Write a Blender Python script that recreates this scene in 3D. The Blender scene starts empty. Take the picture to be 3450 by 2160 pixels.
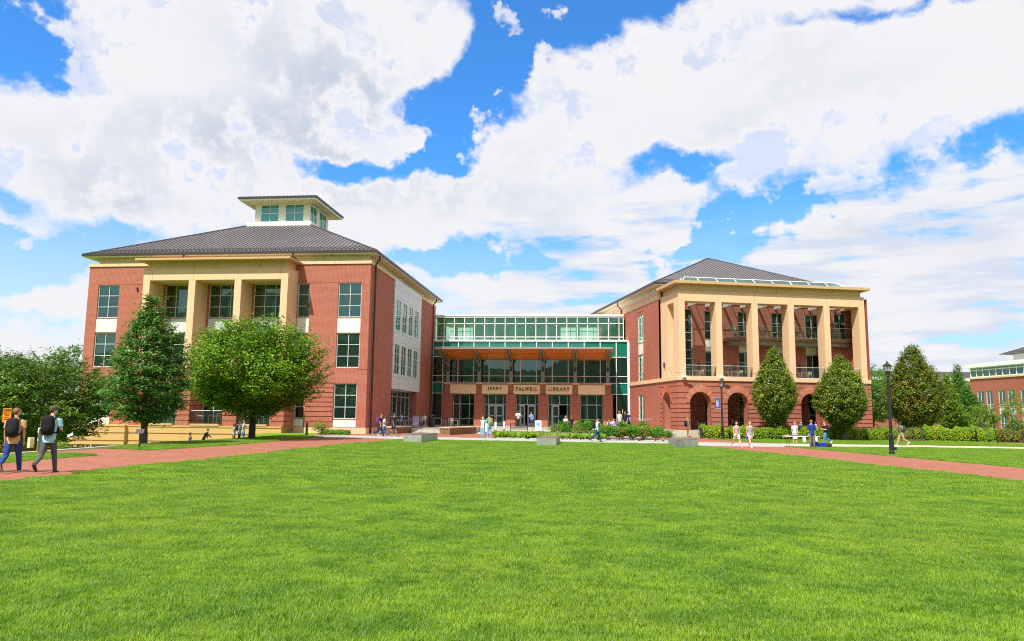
import bpy, bmesh, math, random
import numpy as np
from math import radians as R_, sin, cos, pi, sqrt, atan2
from mathutils import Vector, Matrix
random.seed(7); rng = np.random.default_rng(11)
sc = bpy.context.scene
COL = sc.collection

# ------------------------------------------------------------------ camera
cam_d = bpy.data.cameras.new('camera'); cam = bpy.data.objects.new('camera', cam_d); COL.objects.link(cam)
cam_d.sensor_width = 36.0; cam_d.lens = 26.14; cam_d.clip_start = 0.1; cam_d.clip_end = 3000
PITCH, ROLL = R_(7.40), -.0106
_f = Vector((0, cos(PITCH), sin(PITCH))); _u = Vector((0, -sin(PITCH), cos(PITCH))); _r = Vector((1, 0, 0))
_r2 = _r*cos(ROLL) - _u*sin(ROLL); _u2 = _r*sin(ROLL) + _u*cos(ROLL)
cm = Matrix((_r2, _u2, -_f)).transposed().to_4x4(); cm.translation = Vector((0, 0, 1.65))
cam.matrix_world = cm
sc.camera = cam

# ------------------------------------------------------------------ sun, exposure
SUN_AZ, SUN_EL = R_(28), R_(55)     # sun stands behind the camera to its left
to_sun = Vector((-sin(SUN_AZ)*cos(SUN_EL), -cos(SUN_AZ)*cos(SUN_EL), sin(SUN_EL)))
sd = bpy.data.lights.new('sun', 'SUN'); sd.energy = 5.0; sd.angle = R_(.53); sd.color = (1, .955, .88)
so = bpy.data.objects.new('sun', sd); COL.objects.link(so); so.rotation_euler = (-to_sun).to_track_quat('-Z', 'Y').to_euler()
so.location = to_sun*200
sc.view_settings.view_transform = 'Standard'; sc.view_settings.look = 'None'
sc.view_settings.exposure = .34; sc.view_settings.gamma = 1
sc.cycles.max_bounces = 8; sc.cycles.transparent_max_bounces = 24
sc.cycles.filter_width = 1.1; sc.cycles.use_adaptive_sampling = False; sc.cycles.caustics_reflective = False; sc.cycles.caustics_refractive = False; sc.cycles.sample_clamp_indirect = 6
try: sc.cycles.use_denoising = False
except Exception: pass

# ------------------------------------------------------------------ node helper
class NT:
    def __init__(s, nt): s.nt = nt; s.n = nt.nodes; s.l = nt.links
    def new(s, t, **k):
        n = s.n.new(t)
        for a, b in k.items(): setattr(n, a, b)
        return n
    def put(s, sock, v):
        if v is None: return
        if hasattr(v, 'is_output') or isinstance(v, bpy.types.NodeSocket): s.l.new(v, sock)
        else: sock.default_value = v
    def math(s, op, a, b=None, c=None, clamp=False):
        n = s.new('ShaderNodeMath', operation=op, use_clamp=clamp)
        s.put(n.inputs[0], a); s.put(n.inputs[1], b); s.put(n.inputs[2], c); return n.outputs[0]
    def vmath(s, op, a, b=None):
        n = s.new('ShaderNodeVectorMath', operation=op)
        s.put(n.inputs[0], a); s.put(n.inputs[1], b); return n.outputs[0]
    def mix(s, f, a, b, bt='MIX'):
        n = s.new('ShaderNodeMix', data_type='RGBA', blend_type=bt)
        s.put(n.inputs[0], f); s.put(n.inputs[6], a); s.put(n.inputs[7], b); return n.outputs[2]
    def ramp(s, f, a, b, smooth=True):
        n = s.new('ShaderNodeMapRange', interpolation_type='SMOOTHSTEP' if smooth else 'LINEAR')
        s.put(n.inputs[0], f); n.inputs[1].default_value = a; n.inputs[2].default_value = b; return n.outputs[0]
    def noise(s, v, scale, detail=4, rough=.5, dist=0, out=0, dim='3D', lac=2.0):
        n = s.new('ShaderNodeTexNoise', noise_dimensions=dim)
        s.put(n.inputs['Vector'], v); n.inputs['Scale'].default_value = scale; n.inputs['Detail'].default_value = detail
        n.inputs['Roughness'].default_value = rough; n.inputs['Distortion'].default_value = dist; n.inputs['Lacunarity'].default_value = lac
        return n.outputs[out]
def C4(c): return (c[0], c[1], c[2], 1)

# ------------------------------------------------------------------ world: sky with broken cumulus and altocumulus
HO=[(-35.64,23.73,5.28,4.65,10,-1.60),(-32.37,22.51,4.19,2.06,-30,-0.90),(5.73,31.74,12.47,4.60,0,-1.90),(-0.83,26.46,4.14,5.55,-20,-1.10),(-3.21,24.93,6.51,3.86,35,-1.30),(-6.55,22.39,4.38,4.55,0,-1.40),(-5.16,20.93,4.05,2.46,0,-0.80),(-0.80,24.54,4.12,5.08,-10,-0.90),(-10.45,19.35,7.88,1.91,8,-1.40),(-14.95,18.81,4.12,1.21,8,-0.80),(24.37,27.90,5.48,1.18,-5,-0.90),(31.74,27.09,7.57,0.99,0,-0.90),(12.94,19.02,7.40,1.90,0,-1.20),(16.01,14.67,9.29,4.64,10,-0.95),(14.08,12.58,5.33,3.46,0,-0.80),(20.55,14.50,7.64,2.11,14,-0.85),(28.53,17.42,9.93,2.23,14,-0.70),(34.09,18.27,5.60,1.57,10,-0.60),(33.50,16.51,4.71,1.60,10,-0.50),(-32.12,10.53,6.71,1.43,0,-1.20),(-28.80,12.99,5.16,1.42,-8,-0.80),(-34.94,13.45,2.72,1.59,0,-0.50),(-3.29,12.04,7.64,1.78,0,-1.00),(-8.26,12.60,2.94,1.28,0,-0.60),(-20.06,21.30,5.73,0.81,-28,-0.40),(-28.69,21.84,3.97,0.81,-35,-0.35),(-21.48,24.66,2.99,0.83,0,-0.35),(-33.65,9.01,4.61,1.63,0,-0.70),(-29.23,11.79,4.33,1.13,0,-0.60),(31.20,10.75,10.23,0.95,6,-0.35),(28.50,7.26,10.69,0.75,0,-0.30),(30.86,4.87,7.24,0.73,0,-0.30),(8.93,9.21,6.45,1.61,0,-0.30),(1.69,12.50,4.00,1.30,0,-0.40),(3.04,9.25,5.28,0.98,0,-0.30),(-33.20,6.31,4.16,1.09,0,-0.25),(-17.20,25.56,19.55,8.46,-15,1.00),(-28.94,18.34,11.21,7.17,-10,1.10),(-21.30,21.85,8.92,4.28,-15,0.50),(15.64,24.32,19.10,6.64,8,0.90),(31.16,22.30,12.08,5.77,5,0.75),(-11.96,16.20,13.54,2.97,-5,0.60),(2.33,17.63,11.11,4.11,0,0.45),(28.77,12.42,12.83,2.56,10,0.50),(-32.61,7.75,4.47,1.65,0,0.50),(28.65,10.13,14.32,5.44,8,0.55),(17.36,8.37,12.63,3.74,0,0.40),(1.37,11.85,8.65,2.60,0,0.25),(33.34,14.09,4.69,2.16,8,0.40),(-7.39,27.94,5.11,3.13,0,0.50),(-9.55,21.91,4.32,1.81,0,0.50),(-1.09,21.35,5.45,1.85,0,0.40)]
GR=[(-11.91,23.23,13.78,6.22,-20,1.00),(-21.14,19.26,14.80,3.79,-10,0.80),(-1.04,17.29,14.83,3.81,0,0.60),(-28.27,16.49,10.51,3.65,0,0.45),(16.20,21.63,18.87,2.66,5,0.30),(30.48,19.74,10.13,2.16,5,0.20),(24.83,13.98,13.80,1.76,8,0.30),(-28.11,14.23,7.86,1.70,0,0.40),(-16.00,14.35,9.30,2.79,0,0.50)]

W = bpy.data.worlds.new('World'); sc.world = W; W.use_nodes = True; w = NT(W.node_tree); w.n.clear()
sky = w.new('ShaderNodeTexSky', sky_type='NISHITA', sun_disc=False); sky.sun_elevation = SUN_EL; sky.sun_rotation = R_(180+28)
sky.air_density = 1.0; sky.dust_density = .4; sky.ozone_density = 2.0
tc = w.new('ShaderNodeTexCoord'); dirv = tc.outputs['Generated']
sep = w.new('ShaderNodeSeparateXYZ'); w.l.new(dirv, sep.inputs[0])
DEG = 180/pi
az = w.math('MULTIPLY', w.math('ARCTAN2', sep.outputs[0], sep.outputs[1]), DEG)
el = w.math('MULTIPLY', w.math('ARCSINE', sep.outputs[2]), DEG)
ae = w.new('ShaderNodeCombineXYZ'); w.l.new(az, ae.inputs[0]); w.l.new(el, ae.inputs[1])
AE = ae.outputs[0]
# domain warp so the cloud outlines billow
wn = w.noise(AE, .16, 5, .6, out=1); wv = w.vmath('SUBTRACT', wn, (.5, .5, .5))
sc1 = w.new('ShaderNodeVectorMath', operation='SCALE'); w.l.new(wv, sc1.inputs[0]); sc1.inputs['Scale'].default_value = 7.0
AEw = w.vmath('ADD', AE, sc1.outputs[0])
def blobs(vec, B):
    tot = None
    for (a0, e0, sa, se, rot, amp) in B:
        m = w.new('ShaderNodeMapping', vector_type='TEXTURE'); w.l.new(vec, m.inputs[0])
        m.inputs[1].default_value = (a0, e0, 0); m.inputs[2].default_value = (0, 0, R_(rot)); m.inputs[3].default_value = (sa, se, 1)
        g = w.new('ShaderNodeTexGradient', gradient_type='SPHERICAL'); w.l.new(m.outputs[0], g.inputs[0])
        tot = w.math('MULTIPLY_ADD', g.outputs[1], amp, tot if tot is not None else 0.0)
    return tot
st = w.new('ShaderNodeMapping'); w.l.new(AE, st.inputs[0]); st.inputs[3].default_value = (1, 1.7, 1)
n1 = w.noise(st.outputs[0], .11, 10, .56, .25)
n2 = w.noise(st.outputs[0], .6, 6, .7, .2)
F = w.math('ADD', blobs(AEw, HO), .19)
NS = w.math('ADD', w.math('MULTIPLY', w.math('SUBTRACT', n1, .5), 1.35), w.math('MULTIPLY', w.math('SUBTRACT', n2, .5), .42))
F = w.math('ADD', F, w.math('MAXIMUM', NS, -.07))
n3m = w.new('ShaderNodeMapping'); w.l.new(AE, n3m.inputs[0]); n3m.inputs[2].default_value = (0, 0, R_(-10)); n3m.inputs[3].default_value = (.35, 1.9, 1)
n3 = w.noise(n3m.outputs[0], .30, 6, .55, 0)
lowk = w.math('MULTIPLY', w.ramp(el, 19, 13), w.ramp(az, -10, 8)); F = w.math('ADD', F, w.math('MULTIPLY', w.math('MULTIPLY', w.math('SUBTRACT', n3, .5), 3.4), w.math('ADD', lowk, .02)))
F = w.math('ADD', F, w.math('MULTIPLY', lowk, .22))
mask = w.ramp(F, -.32, .34)
G = w.math('ADD', w.math('MULTIPLY', blobs(AEw, GR), 1.0), w.math('MULTIPLY', w.math('SUBTRACT', w.noise(st.outputs[0], .07, 3, .45), .42), 1.3))
G = w.math('ADD', G, w.math('MULTIPLY', w.math('SUBTRACT', n2, .5), -.18))
G = w.math('MULTIPLY', w.ramp(G, -.05, 1.05), w.ramp(F, .15, .9))
ccol = w.mix(G, (1.03, 1.03, 1.06, 1), (.66, .735, .87, 1))
ccol = w.mix(w.math('MULTIPLY', w.math('MULTIPLY', w.ramp(n3, .58, .40), lowk), .75), ccol, (.68, .80, 1.0, 1))
# thin cloud near the horizon is hazier and slightly bluer
hz = w.ramp(el, 19, 3)
skyc = w.mix(1.0, sky.outputs[0], (.40, 1.02, 1.60, 1), 'MULTIPLY')
b1 = w.new('ShaderNodeBackground'); w.l.new(skyc, b1.inputs[0]); b1.inputs[1].default_value = .125
b2 = w.new('ShaderNodeBackground'); w.l.new(ccol, b2.inputs[0]); b2.inputs[1].default_value = .70
mx = w.new('ShaderNodeMixShader'); mk = w.math('MAXIMUM', mask, w.math('MULTIPLY', hz, .62)); w.l.new(mk, mx.inputs[0])
w.l.new(b1.outputs[0], mx.inputs[1]); w.l.new(b2.outputs[0], mx.inputs[2])
wo = w.new('ShaderNodeOutputWorld'); w.l.new(mx.outputs[0], wo.inputs[0])
W.cycles.sampling_method = 'MANUAL'; W.cycles.sample_map_resolution = 1024

# ------------------------------------------------------------------ object helpers
def link(o): COL.objects.link(o); return o
def tag(o, label=None, cat=None, group=None, kind=None):
    if label: o['label'] = label
    if cat: o['category'] = cat
    if group: o['group'] = group
    if kind: o['kind'] = kind
    return o
def empty(name, loc=(0, 0, 0), rz=0, label=None, cat=None, group=None):
    o = bpy.data.objects.new(name, None); link(o); o.location = loc; o.rotation_euler = (0, 0, rz); o.empty_display_size = .2
    return tag(o, label, cat, group)
def copy_tree(o, parent=None):
    kids = list(o.children)
    c = o.copy(); link(c)
    if parent is not None: c.parent = parent
    for k in kids: copy_tree(k, c)
    return c
class MB:
    """collects polygons and builds them as one mesh"""
    def __init__(s, T=None): s.v = []; s.f = []; s.mi = []; s.T = T; s.m = 0
    def add(s, vs, fs):
        b = len(s.v)
        if s.T: vs = [s.T(*p) for p in vs]
        s.v += [tuple(p) for p in vs]; s.f += [tuple(b+i for i in f) for f in fs]; s.mi += [s.m]*len(fs); return s
    def box(s, a0, a1, b0, b1, c0, c1):
        return s.add([(a0,b0,c0),(a1,b0,c0),(a1,b1,c0),(a0,b1,c0),(a0,b0,c1),(a1,b0,c1),(a1,b1,c1),(a0,b1,c1)],
                     [(0,3,2,1),(4,5,6,7),(0,1,5,4),(1,2,6,5),(2,3,7,6),(3,0,4,7)])
    def quad(s, *p): return s.add(p, [tuple(range(len(p)))])
    def prism(s, poly, z0, z1):
        n = len(poly); vs = [(x,y,z0) for x,y in poly]+[(x,y,z1) for x,y in poly]
        return s.add(vs, [tuple(range(n))[::-1], tuple(range(n,2*n))]+[(i,(i+1)%n,n+(i+1)%n,n+i) for i in range(n)])
    def tube(s, pts, rad, seg=8, cap=True, sx=1, sy=1):
        pts = [Vector(p) for p in pts]; n = len(pts)
        if not hasattr(rad, '__len__'): rad = [rad]*n
        vs = []; up0 = None
        for i, p in enumerate(pts):
            t = (pts[min(i+1,n-1)]-pts[max(i-1,0)])
            if t.length < 1e-9: t = Vector((0,0,1))
            t.normalize()
            if up0 is None:
                ref = Vector((1,0,0)) if abs(t.x) < .9 else Vector((0,1,0))
                up0 = (ref - t*ref.dot(t)).normalized()
            else:
                up0 = up0 - t*up0.dot(t)
                up0 = up0.normalized() if up0.length > 1e-6 else Vector((1,0,0))
            sd_ = t.cross(up0)
            for k in range(seg):
                a = 2*pi*k/seg; vs.append(p + (up0*cos(a)*sx + sd_*sin(a)*sy)*rad[i])
        fs = [(i*seg+k, i*seg+(k+1)%seg, (i+1)*seg+(k+1)%seg, (i+1)*seg+k) for i in range(n-1) for k in range(seg)]
        if cap: fs += [tuple(range(seg))[::-1], tuple((n-1)*seg+k for k in range(seg))]
        return s.add(vs, fs)
    def lathe(s, prof, seg=12, c=(0,0)):
        vs = [(c[0]+r*cos(2*pi*k/seg), c[1]+r*sin(2*pi*k/seg), z) for r, z in prof for k in range(seg)]; n = len(prof)
        fs = [(i*seg+k, i*seg+(k+1)%seg, (i+1)*seg+(k+1)%seg, (i+1)*seg+k) for i in range(n-1) for k in range(seg)]
        return s.add(vs, fs+[tuple(range(seg))[::-1], tuple((n-1)*seg+k for k in range(seg))])
    def ball(s, c, r, seg=10, rings=7, sc_=(1,1,1)):
        prof = []
        vs = []; 
        for i in range(rings+1):
            th = pi*i/rings
            for k in range(seg):
                a = 2*pi*k/seg; vs.append((c[0]+r*sc_[0]*sin(th)*cos(a), c[1]+r*sc_[1]*sin(th)*sin(a), c[2]-r*sc_[2]*cos(th)))
        return s.add(vs, [(i*seg+k, i*seg+(k+1)%seg, (i+1)*seg+(k+1)%seg, (i+1)*seg+k) for i in range(rings) for k in range(seg)])
    def mesh(s, name, mats, smooth=False):
        me = bpy.data.meshes.new(name); me.from_pydata(s.v, [], s.f)
        for m in (mats if isinstance(mats, (list, tuple)) else [mats]): me.materials.append(m)
        if any(s.mi): me.polygons.foreach_set('material_index', s.mi)
        if smooth: me.polygons.foreach_set('use_smooth', [True]*len(me.polygons))
        me.update(); return me
    def build(s, name, mats, parent=None, loc=(0,0,0), rz=0, smooth=False):
        o = link(bpy.data.objects.new(name, s.mesh(name, mats, smooth)))
        o.location = loc; o.rotation_euler = (0,0,rz)
        if parent is not None: o.parent = parent
        return o

# ------------------------------------------------------------------ materials
MATS = {}
def mat(name, col, rough=.6, metal=0, var=0, vscale=2.0, spec=.5, bump=0, bscale=30, coat=0, vcol=None):
    if name in MATS: return MATS[name]
    m = bpy.data.materials.new(name); m.use_nodes = True; t = NT(m.node_tree); b = t.n['Principled BSDF']
    b.inputs['Roughness'].default_value = rough; b.inputs['Metallic'].default_value = metal
    b.inputs['Specular IOR Level'].default_value = spec
    co = t.new('ShaderNodeTexCoord').outputs['Object']
    if var > 0:
        n = t.noise(co, vscale, 5, .6); n2 = t.noise(co, vscale*9, 3, .6)
        f = t.math('ADD', t.math('MULTIPLY', n, .7), t.math('MULTIPLY', n2, .3)); f = t.ramp(f, .3, .7)
        lo = vcol if vcol else tuple(c*(1-var) for c in col); hi = tuple(min(1, c*(1+var*.6)) for c in col)
        t.l.new(t.mix(f, C4(lo), C4(hi)), b.inputs['Base Color'])
    else: b.inputs['Base Color'].default_value = C4(col)
    if bump > 0:
        bp = t.new('ShaderNodeBump'); bp.inputs['Strength'].default_value = bump; bp.inputs['Distance'].default_value = .02
        t.l.new(t.noise(co, bscale, 4, .6), bp.inputs['Height']); t.l.new(bp.outputs[0], b.inputs['Normal'])
    MATS[name] = m; return m
def brick_mat(name='brick', c1=(.41,.084,.042), c2=(.29,.054,.034), mortar=(.52,.32,.24), swap=False, bw=.235, rh=.0815, msz=.009, rx=0, blue=.5):
    m = bpy.data.materials.new(name); m.use_nodes = True; t = NT(m.node_tree); b = t.n['Principled BSDF']
    tcn = t.new('ShaderNodeTexCoord'); co = tcn.outputs['Object']; nm = tcn.outputs['Normal']
    s1 = t.new('ShaderNodeSeparateXYZ'); t.l.new(co, s1.inputs[0]); s2 = t.new('ShaderNodeSeparateXYZ'); t.l.new(nm, s2.inputs[0])
    fx = t.math('GREATER_THAN', t.math('ABSOLUTE', s2.outputs[0]), .7)
    u = t.math('ADD', t.math('MULTIPLY', s1.outputs[1], fx), t.math('MULTIPLY', s1.outputs[0], t.math('SUBTRACT', 1, fx)))
    cb = t.new('ShaderNodeCombineXYZ'); t.l.new(u, cb.inputs[0]); t.l.new(s1.outputs[2], cb.inputs[1])
    br = t.new('ShaderNodeTexBrick'); t.l.new(cb.outputs[0], br.inputs['Vector'])
    for k, v in (('Scale', 1), ('Mortar Size', msz), ('Mortar Smooth', .15), ('Bias', 0), ('Brick Width', bw), ('Row Height', rh)): br.inputs[k].default_value = v
    # a second brick texture without mortar gives every brick its own firing shade
    b2 = t.new('ShaderNodeTexBrick'); t.l.new(cb.outputs[0], b2.inputs['Vector'])
    for k, v in (('Scale', 1), ('Mortar Size', 0), ('Mortar Smooth', 0), ('Bias', -.55), ('Brick Width', bw), ('Row Height', rh)): b2.inputs[k].default_value = v
    b2.inputs['Color1'].default_value = C4(c1); b2.inputs['Color2'].default_value = (.20,.062,.055,1)
    big = t.ramp(t.noise(co, .55, 4, .6), .38, .68)
    base = t.mix(t.math('MULTIPLY', big, .55), b2.outputs[0], C4(c2))
    t.l.new(base, br.inputs['Color1']); t.l.new(t.mix(t.math('ADD', .15, 0), base, C4(c2)), br.inputs['Color2']); br.inputs['Mortar'].default_value = C4(mortar)
    grime = t.mix(t.math('MULTIPLY', t.ramp(t.noise(co, 1.7, 6, .65), .5, .8), .10), br.outputs[0], (.62,.36,.26,1))
    t.l.new(grime, b.inputs['Base Color']); b.inputs['Roughness'].default_value = .85; b.inputs['Specular IOR Level'].default_value = .25
    bp = t.new('ShaderNodeBump'); bp.inputs['Strength'].default_value = .35; bp.inputs['Distance'].default_value = .006; bp.invert = True
    t.l.new(br.outputs['Fac'], bp.inputs['Height']); t.l.new(bp.outputs[0], b.inputs['Normal'])
    MATS[name] = m; return m
def glass_mat(name, tint=(.45,.62,.58), refl=.05, trans=.55, body=(.015,.03,.028)):
    """window glass: mirror-like coat by fresnel over partly see-through tinted glass"""
    m = bpy.data.materials.new(name); m.use_nodes = True; t = NT(m.node_tree); t.n.clear()
    out = t.new('ShaderNodeOutputMaterial'); gl = t.new('ShaderNodeBsdfGlossy'); gl.inputs['Roughness'].default_value = .015; gl.inputs['Color'].default_value = (.62,.96,.84,1)
    co = t.new('ShaderNodeTexCoord').outputs['Object']
    bp = t.new('ShaderNodeBump'); bp.inputs['Strength'].default_value = .12; bp.inputs['Distance'].default_value = .02
    t.l.new(t.noise(co, .8, 2, .5), bp.inputs['Height']); t.l.new(bp.outputs[0], gl.inputs['Normal'])
    tr = t.new('ShaderNodeBsdfTransparent'); tr.inputs['Color'].default_value = C4(tint)
    df = t.new('ShaderNodeBsdfDiffuse'); df.inputs['Color'].default_value = C4(body)
    m1 = t.new('ShaderNodeMixShader'); m1.inputs[0].default_value = trans; t.l.new(df.outputs[0], m1.inputs[1]); t.l.new(tr.outputs[0], m1.inputs[2])
    fr = t.new('ShaderNodeFresnel'); fr.inputs[0].default_value = 1.5
    m2 = t.new('ShaderNodeMixShader'); t.l.new(t.math('ADD', fr.outputs[0], refl, clamp=True), m2.inputs[0])
    t.l.new(m1.outputs[0], m2.inputs[1]); t.l.new(gl.outputs[0], m2.inputs[2]); t.l.new(m2.outputs[0], out.inputs[0])
    MATS[name] = m; return m
def leaf_mat(name, c1, c2, c3=None, trans=.35, rough=.45):
    m = bpy.data.materials.new(name); m.use_nodes = True; t = NT(m.node_tree); b = t.n['Principled BSDF']; out = t.n['Material Output']
    g = t.new('ShaderNodeNewGeometry'); co = t.new('ShaderNodeTexCoord').outputs['Object']
    c = t.mix(g.outputs['Random Per Island'], C4(c1), C4(c2))
    c = t.mix(t.ramp(t.noise(co, .9, 3, .6), .45, .7), c, C4(c3 or c2))
    t.l.new(c, b.inputs['Base Color']); b.inputs['Roughness'].default_value = rough; b.inputs['Specular IOR Level'].default_value = .35
    tl = t.new('ShaderNodeBsdfTranslucent'); t.l.new(t.mix(.6, c, (.25,.42,.02,1)), tl.inputs[0])
    mxs = t.new('ShaderNodeMixShader'); mxs.inputs[0].default_value = trans
    t.l.new(b.outputs[0], mxs.inputs[1]); t.l.new(tl.outputs[0], mxs.inputs[2]); t.l.new(mxs.outputs[0], out.inputs[0])
    MATS[name] = m; return m
BRICK = brick_mat()
def streak_mat(name, col):
    m = bpy.data.materials.new(name); m.use_nodes = True; t = NT(m.node_tree); b = t.n['Principled BSDF']
    co = t.new('ShaderNodeTexCoord').outputs['Object']
    mp = t.new('ShaderNodeMapping'); t.l.new(co, mp.inputs[0]); mp.inputs[3].default_value = (3.2, 3.2, .35)
    f = t.ramp(t.noise(mp.outputs[0], 1.0, 6, .7), .52, .85); f2 = t.ramp(t.noise(co, .5, 3, .5), .3, .7)
    c = t.mix(t.math('MULTIPLY', f, .55), C4(col), C4((col[0]*.62, col[1]*.55, col[2]*.45)))
    c = t.mix(t.math('MULTIPLY', f2, .25), c, C4((col[0]*1.08, col[1]*1.08, col[2]*1.1)))
    t.l.new(c, b.inputs['Base Color']); b.inputs['Roughness'].default_value = .8; b.inputs['Specular IOR Level'].default_value = .2
    bp = t.new('ShaderNodeBump'); bp.inputs['Strength'].default_value = .15; bp.inputs['Distance'].default_value = .01
    t.l.new(t.noise(co, 60, 3, .6), bp.inputs['Height']); t.l.new(bp.outputs[0], b.inputs['Normal'])
    MATS[name] = m; return m
STONE = streak_mat('tan cast stone', (.76, .50, .30))
STONE2 = streak_mat('weathered tan coping', (.56, .37, .19))
METALW = mat('cream metal panel', (.80,.78,.68), .45, var=.04)
PANELG = mat('grey white metal panel', (.66,.67,.67), .4, var=.04)
WHITE = mat('white painted metal', (.84,.85,.83), .35, var=.02)
FRAME = mat('light window frame', (.62,.64,.60), .35, var=.03)
SOFFIT = mat('cream soffit', (.74,.58,.34), .6, var=.04)
ROOF = mat('dark standing seam metal', (.155,.145,.15), .45, metal=.2, var=.18, vscale=.6)
SEAM = mat('dark seam rib', (.07,.062,.065), .5)
GUTTER = mat('dark brown gutter', (.045,.032,.026), .4)
DARKM = mat('black metal', (.02,.022,.024), .4, var=.2)
STEEL = mat('grey painted steel', (.27,.25,.20), .45, var=.08)
GREYD = mat('grey door frame', (.42,.45,.48), .4, var=.04)
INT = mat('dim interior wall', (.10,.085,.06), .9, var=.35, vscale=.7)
INTG = mat('pale interior wall', (.78,.80,.60), .8, var=.08, vscale=.6)
FLOORM = mat('interior floor', (.22,.19,.15), .7)
GLASS = glass_mat('window glass', (.55,.75,.62), .09, .62, (.02,.055,.045))
GLASSC = glass_mat('clear railing glass', (.82,.93,.90), .04, .96, (.3,.4,.38))
GLASSG = glass_mat('green tinted glass', (.58,.90,.66), .05, .80, (.10,.36,.20))
GLASSS = glass_mat('sky facing side glass', (.4,.7,.65), .22, .5, (.04,.12,.11))
SPAN = glass_mat('green spandrel glass', (.1,.2,.15), .05, .08, (.012,.18,.115))
TEALREFL = mat('teal window blind', (.22,.52,.46), .7)  # teal paint standing in for reflections in the glass
WOOD = None
def wood_mat():
    m = bpy.data.materials.new('stained cedar soffit'); m.use_nodes = True; t = NT(m.node_tree); b = t.n['Principled BSDF']
    co = t.new('ShaderNodeTexCoord').outputs['Object']; mp = t.new('ShaderNodeMapping'); t.l.new(co, mp.inputs[0]); mp.inputs[3].default_value = (.25, 7, 7)
    n = t.ramp(t.noise(mp.outputs[0], 1.5, 5, .6), .3, .7)
    t.l.new(t.mix(n, (.62,.14,.015,1), (.90,.28,.04,1)), b.inputs['Base Color']); b.inputs['Roughness'].default_value = .4; return m
WOOD = wood_mat()

# ------------------------------------------------------------------ ground
def sst(t): t = max(0., min(1., t)); return t*t*(3-2*t)
def gz(x, y):
    z = -.007*max(-30, min(60, x))
    P = ((-80,-18.3),(34,-18.0),(39.6,-17.9),(44.6,-17.2),(49.4,-16.9),(55,-16.6),(59,-18.5),(64,-20.5),(66,-24),(400,-24))
    xe = P[-1][1]
    for (y0,x0),(y1,x1) in zip(P, P[1:]):
        if y0 <= y <= y1: xe = x0+(x1-x0)*(y-y0)/(y1-y0); break
    wd = 2.0 if y < 50 else 2.0+min(5, (y-50)*.45)
    z -= sst((xe-x)/wd)*1.25
    if x > 60: z -= sst((x-60)/60)*1.2
    if y > 100: z -= sst((y-100)/120)*3
    return z
def grid_mesh(xs, ys, name, m):
    v = [(x, y, gz(x, y)) for y in ys for x in xs]; nx = len(xs)
    f = [(j*nx+i, j*nx+i+1, (j+1)*nx+i+1, (j+1)*nx+i) for j in range(len(ys)-1) for i in range(nx-1)]
    me = bpy.data.meshes.new(name); me.from_pydata(v, [], f); me.materials.append(m); me.polygons.foreach_set('use_smooth', [True]*len(f)); me.update()
    return link(bpy.data.objects.new(name, me))
def lawn_mat():
    m = bpy.data.materials.new('turf'); m.use_nodes = True; t = NT(m.node_tree); b = t.n['Principled BSDF']
    co = t.new('ShaderNodeTexCoord').outputs['Object']
    a = t.ramp(t.noise(co, 1.3, 6, .7), .35, .65); c = t.mix(a, (.07,.17,.008,1), (.15,.29,.012,1))
    d = t.ramp(t.noise(co, 14, 4, .7), .35, .7); c = t.mix(t.math('MULTIPLY', d, .6), c, (.24,.38,.03,1))
    t.l.new(c, b.inputs['Base Color']); b.inputs['Roughness'].default_value = .9; b.inputs['Specular IOR Level'].default_value = .1
    bp = t.new('ShaderNodeBump'); bp.inputs['Strength'].default_value = .6; bp.inputs['Distance'].default_value = .04
    t.l.new(t.noise(co, 30, 5, .7), bp.inputs['Height']); t.l.new(bp.outputs[0], b.inputs['Normal'])
    return m
TURF = lawn_mat()
xs = [-420,-300,-220,-160,-120,-90,-70,-55,-46]+[ -40+.8*i for i in range(101)]+[44,48,54,60,68,80,95,115,140,180,230,300,420]
ys = [-300,-200,-130,-80,-50,-30,-20]+[-12+1.0*i for i in range(93)]+[84,90,97,105,115,125,140,160,180,200,220,260,330,420,600]
ground = tag(grid_mesh(xs, ys, 'ground', TURF), 'green turf ground', kind='structure')

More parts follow.
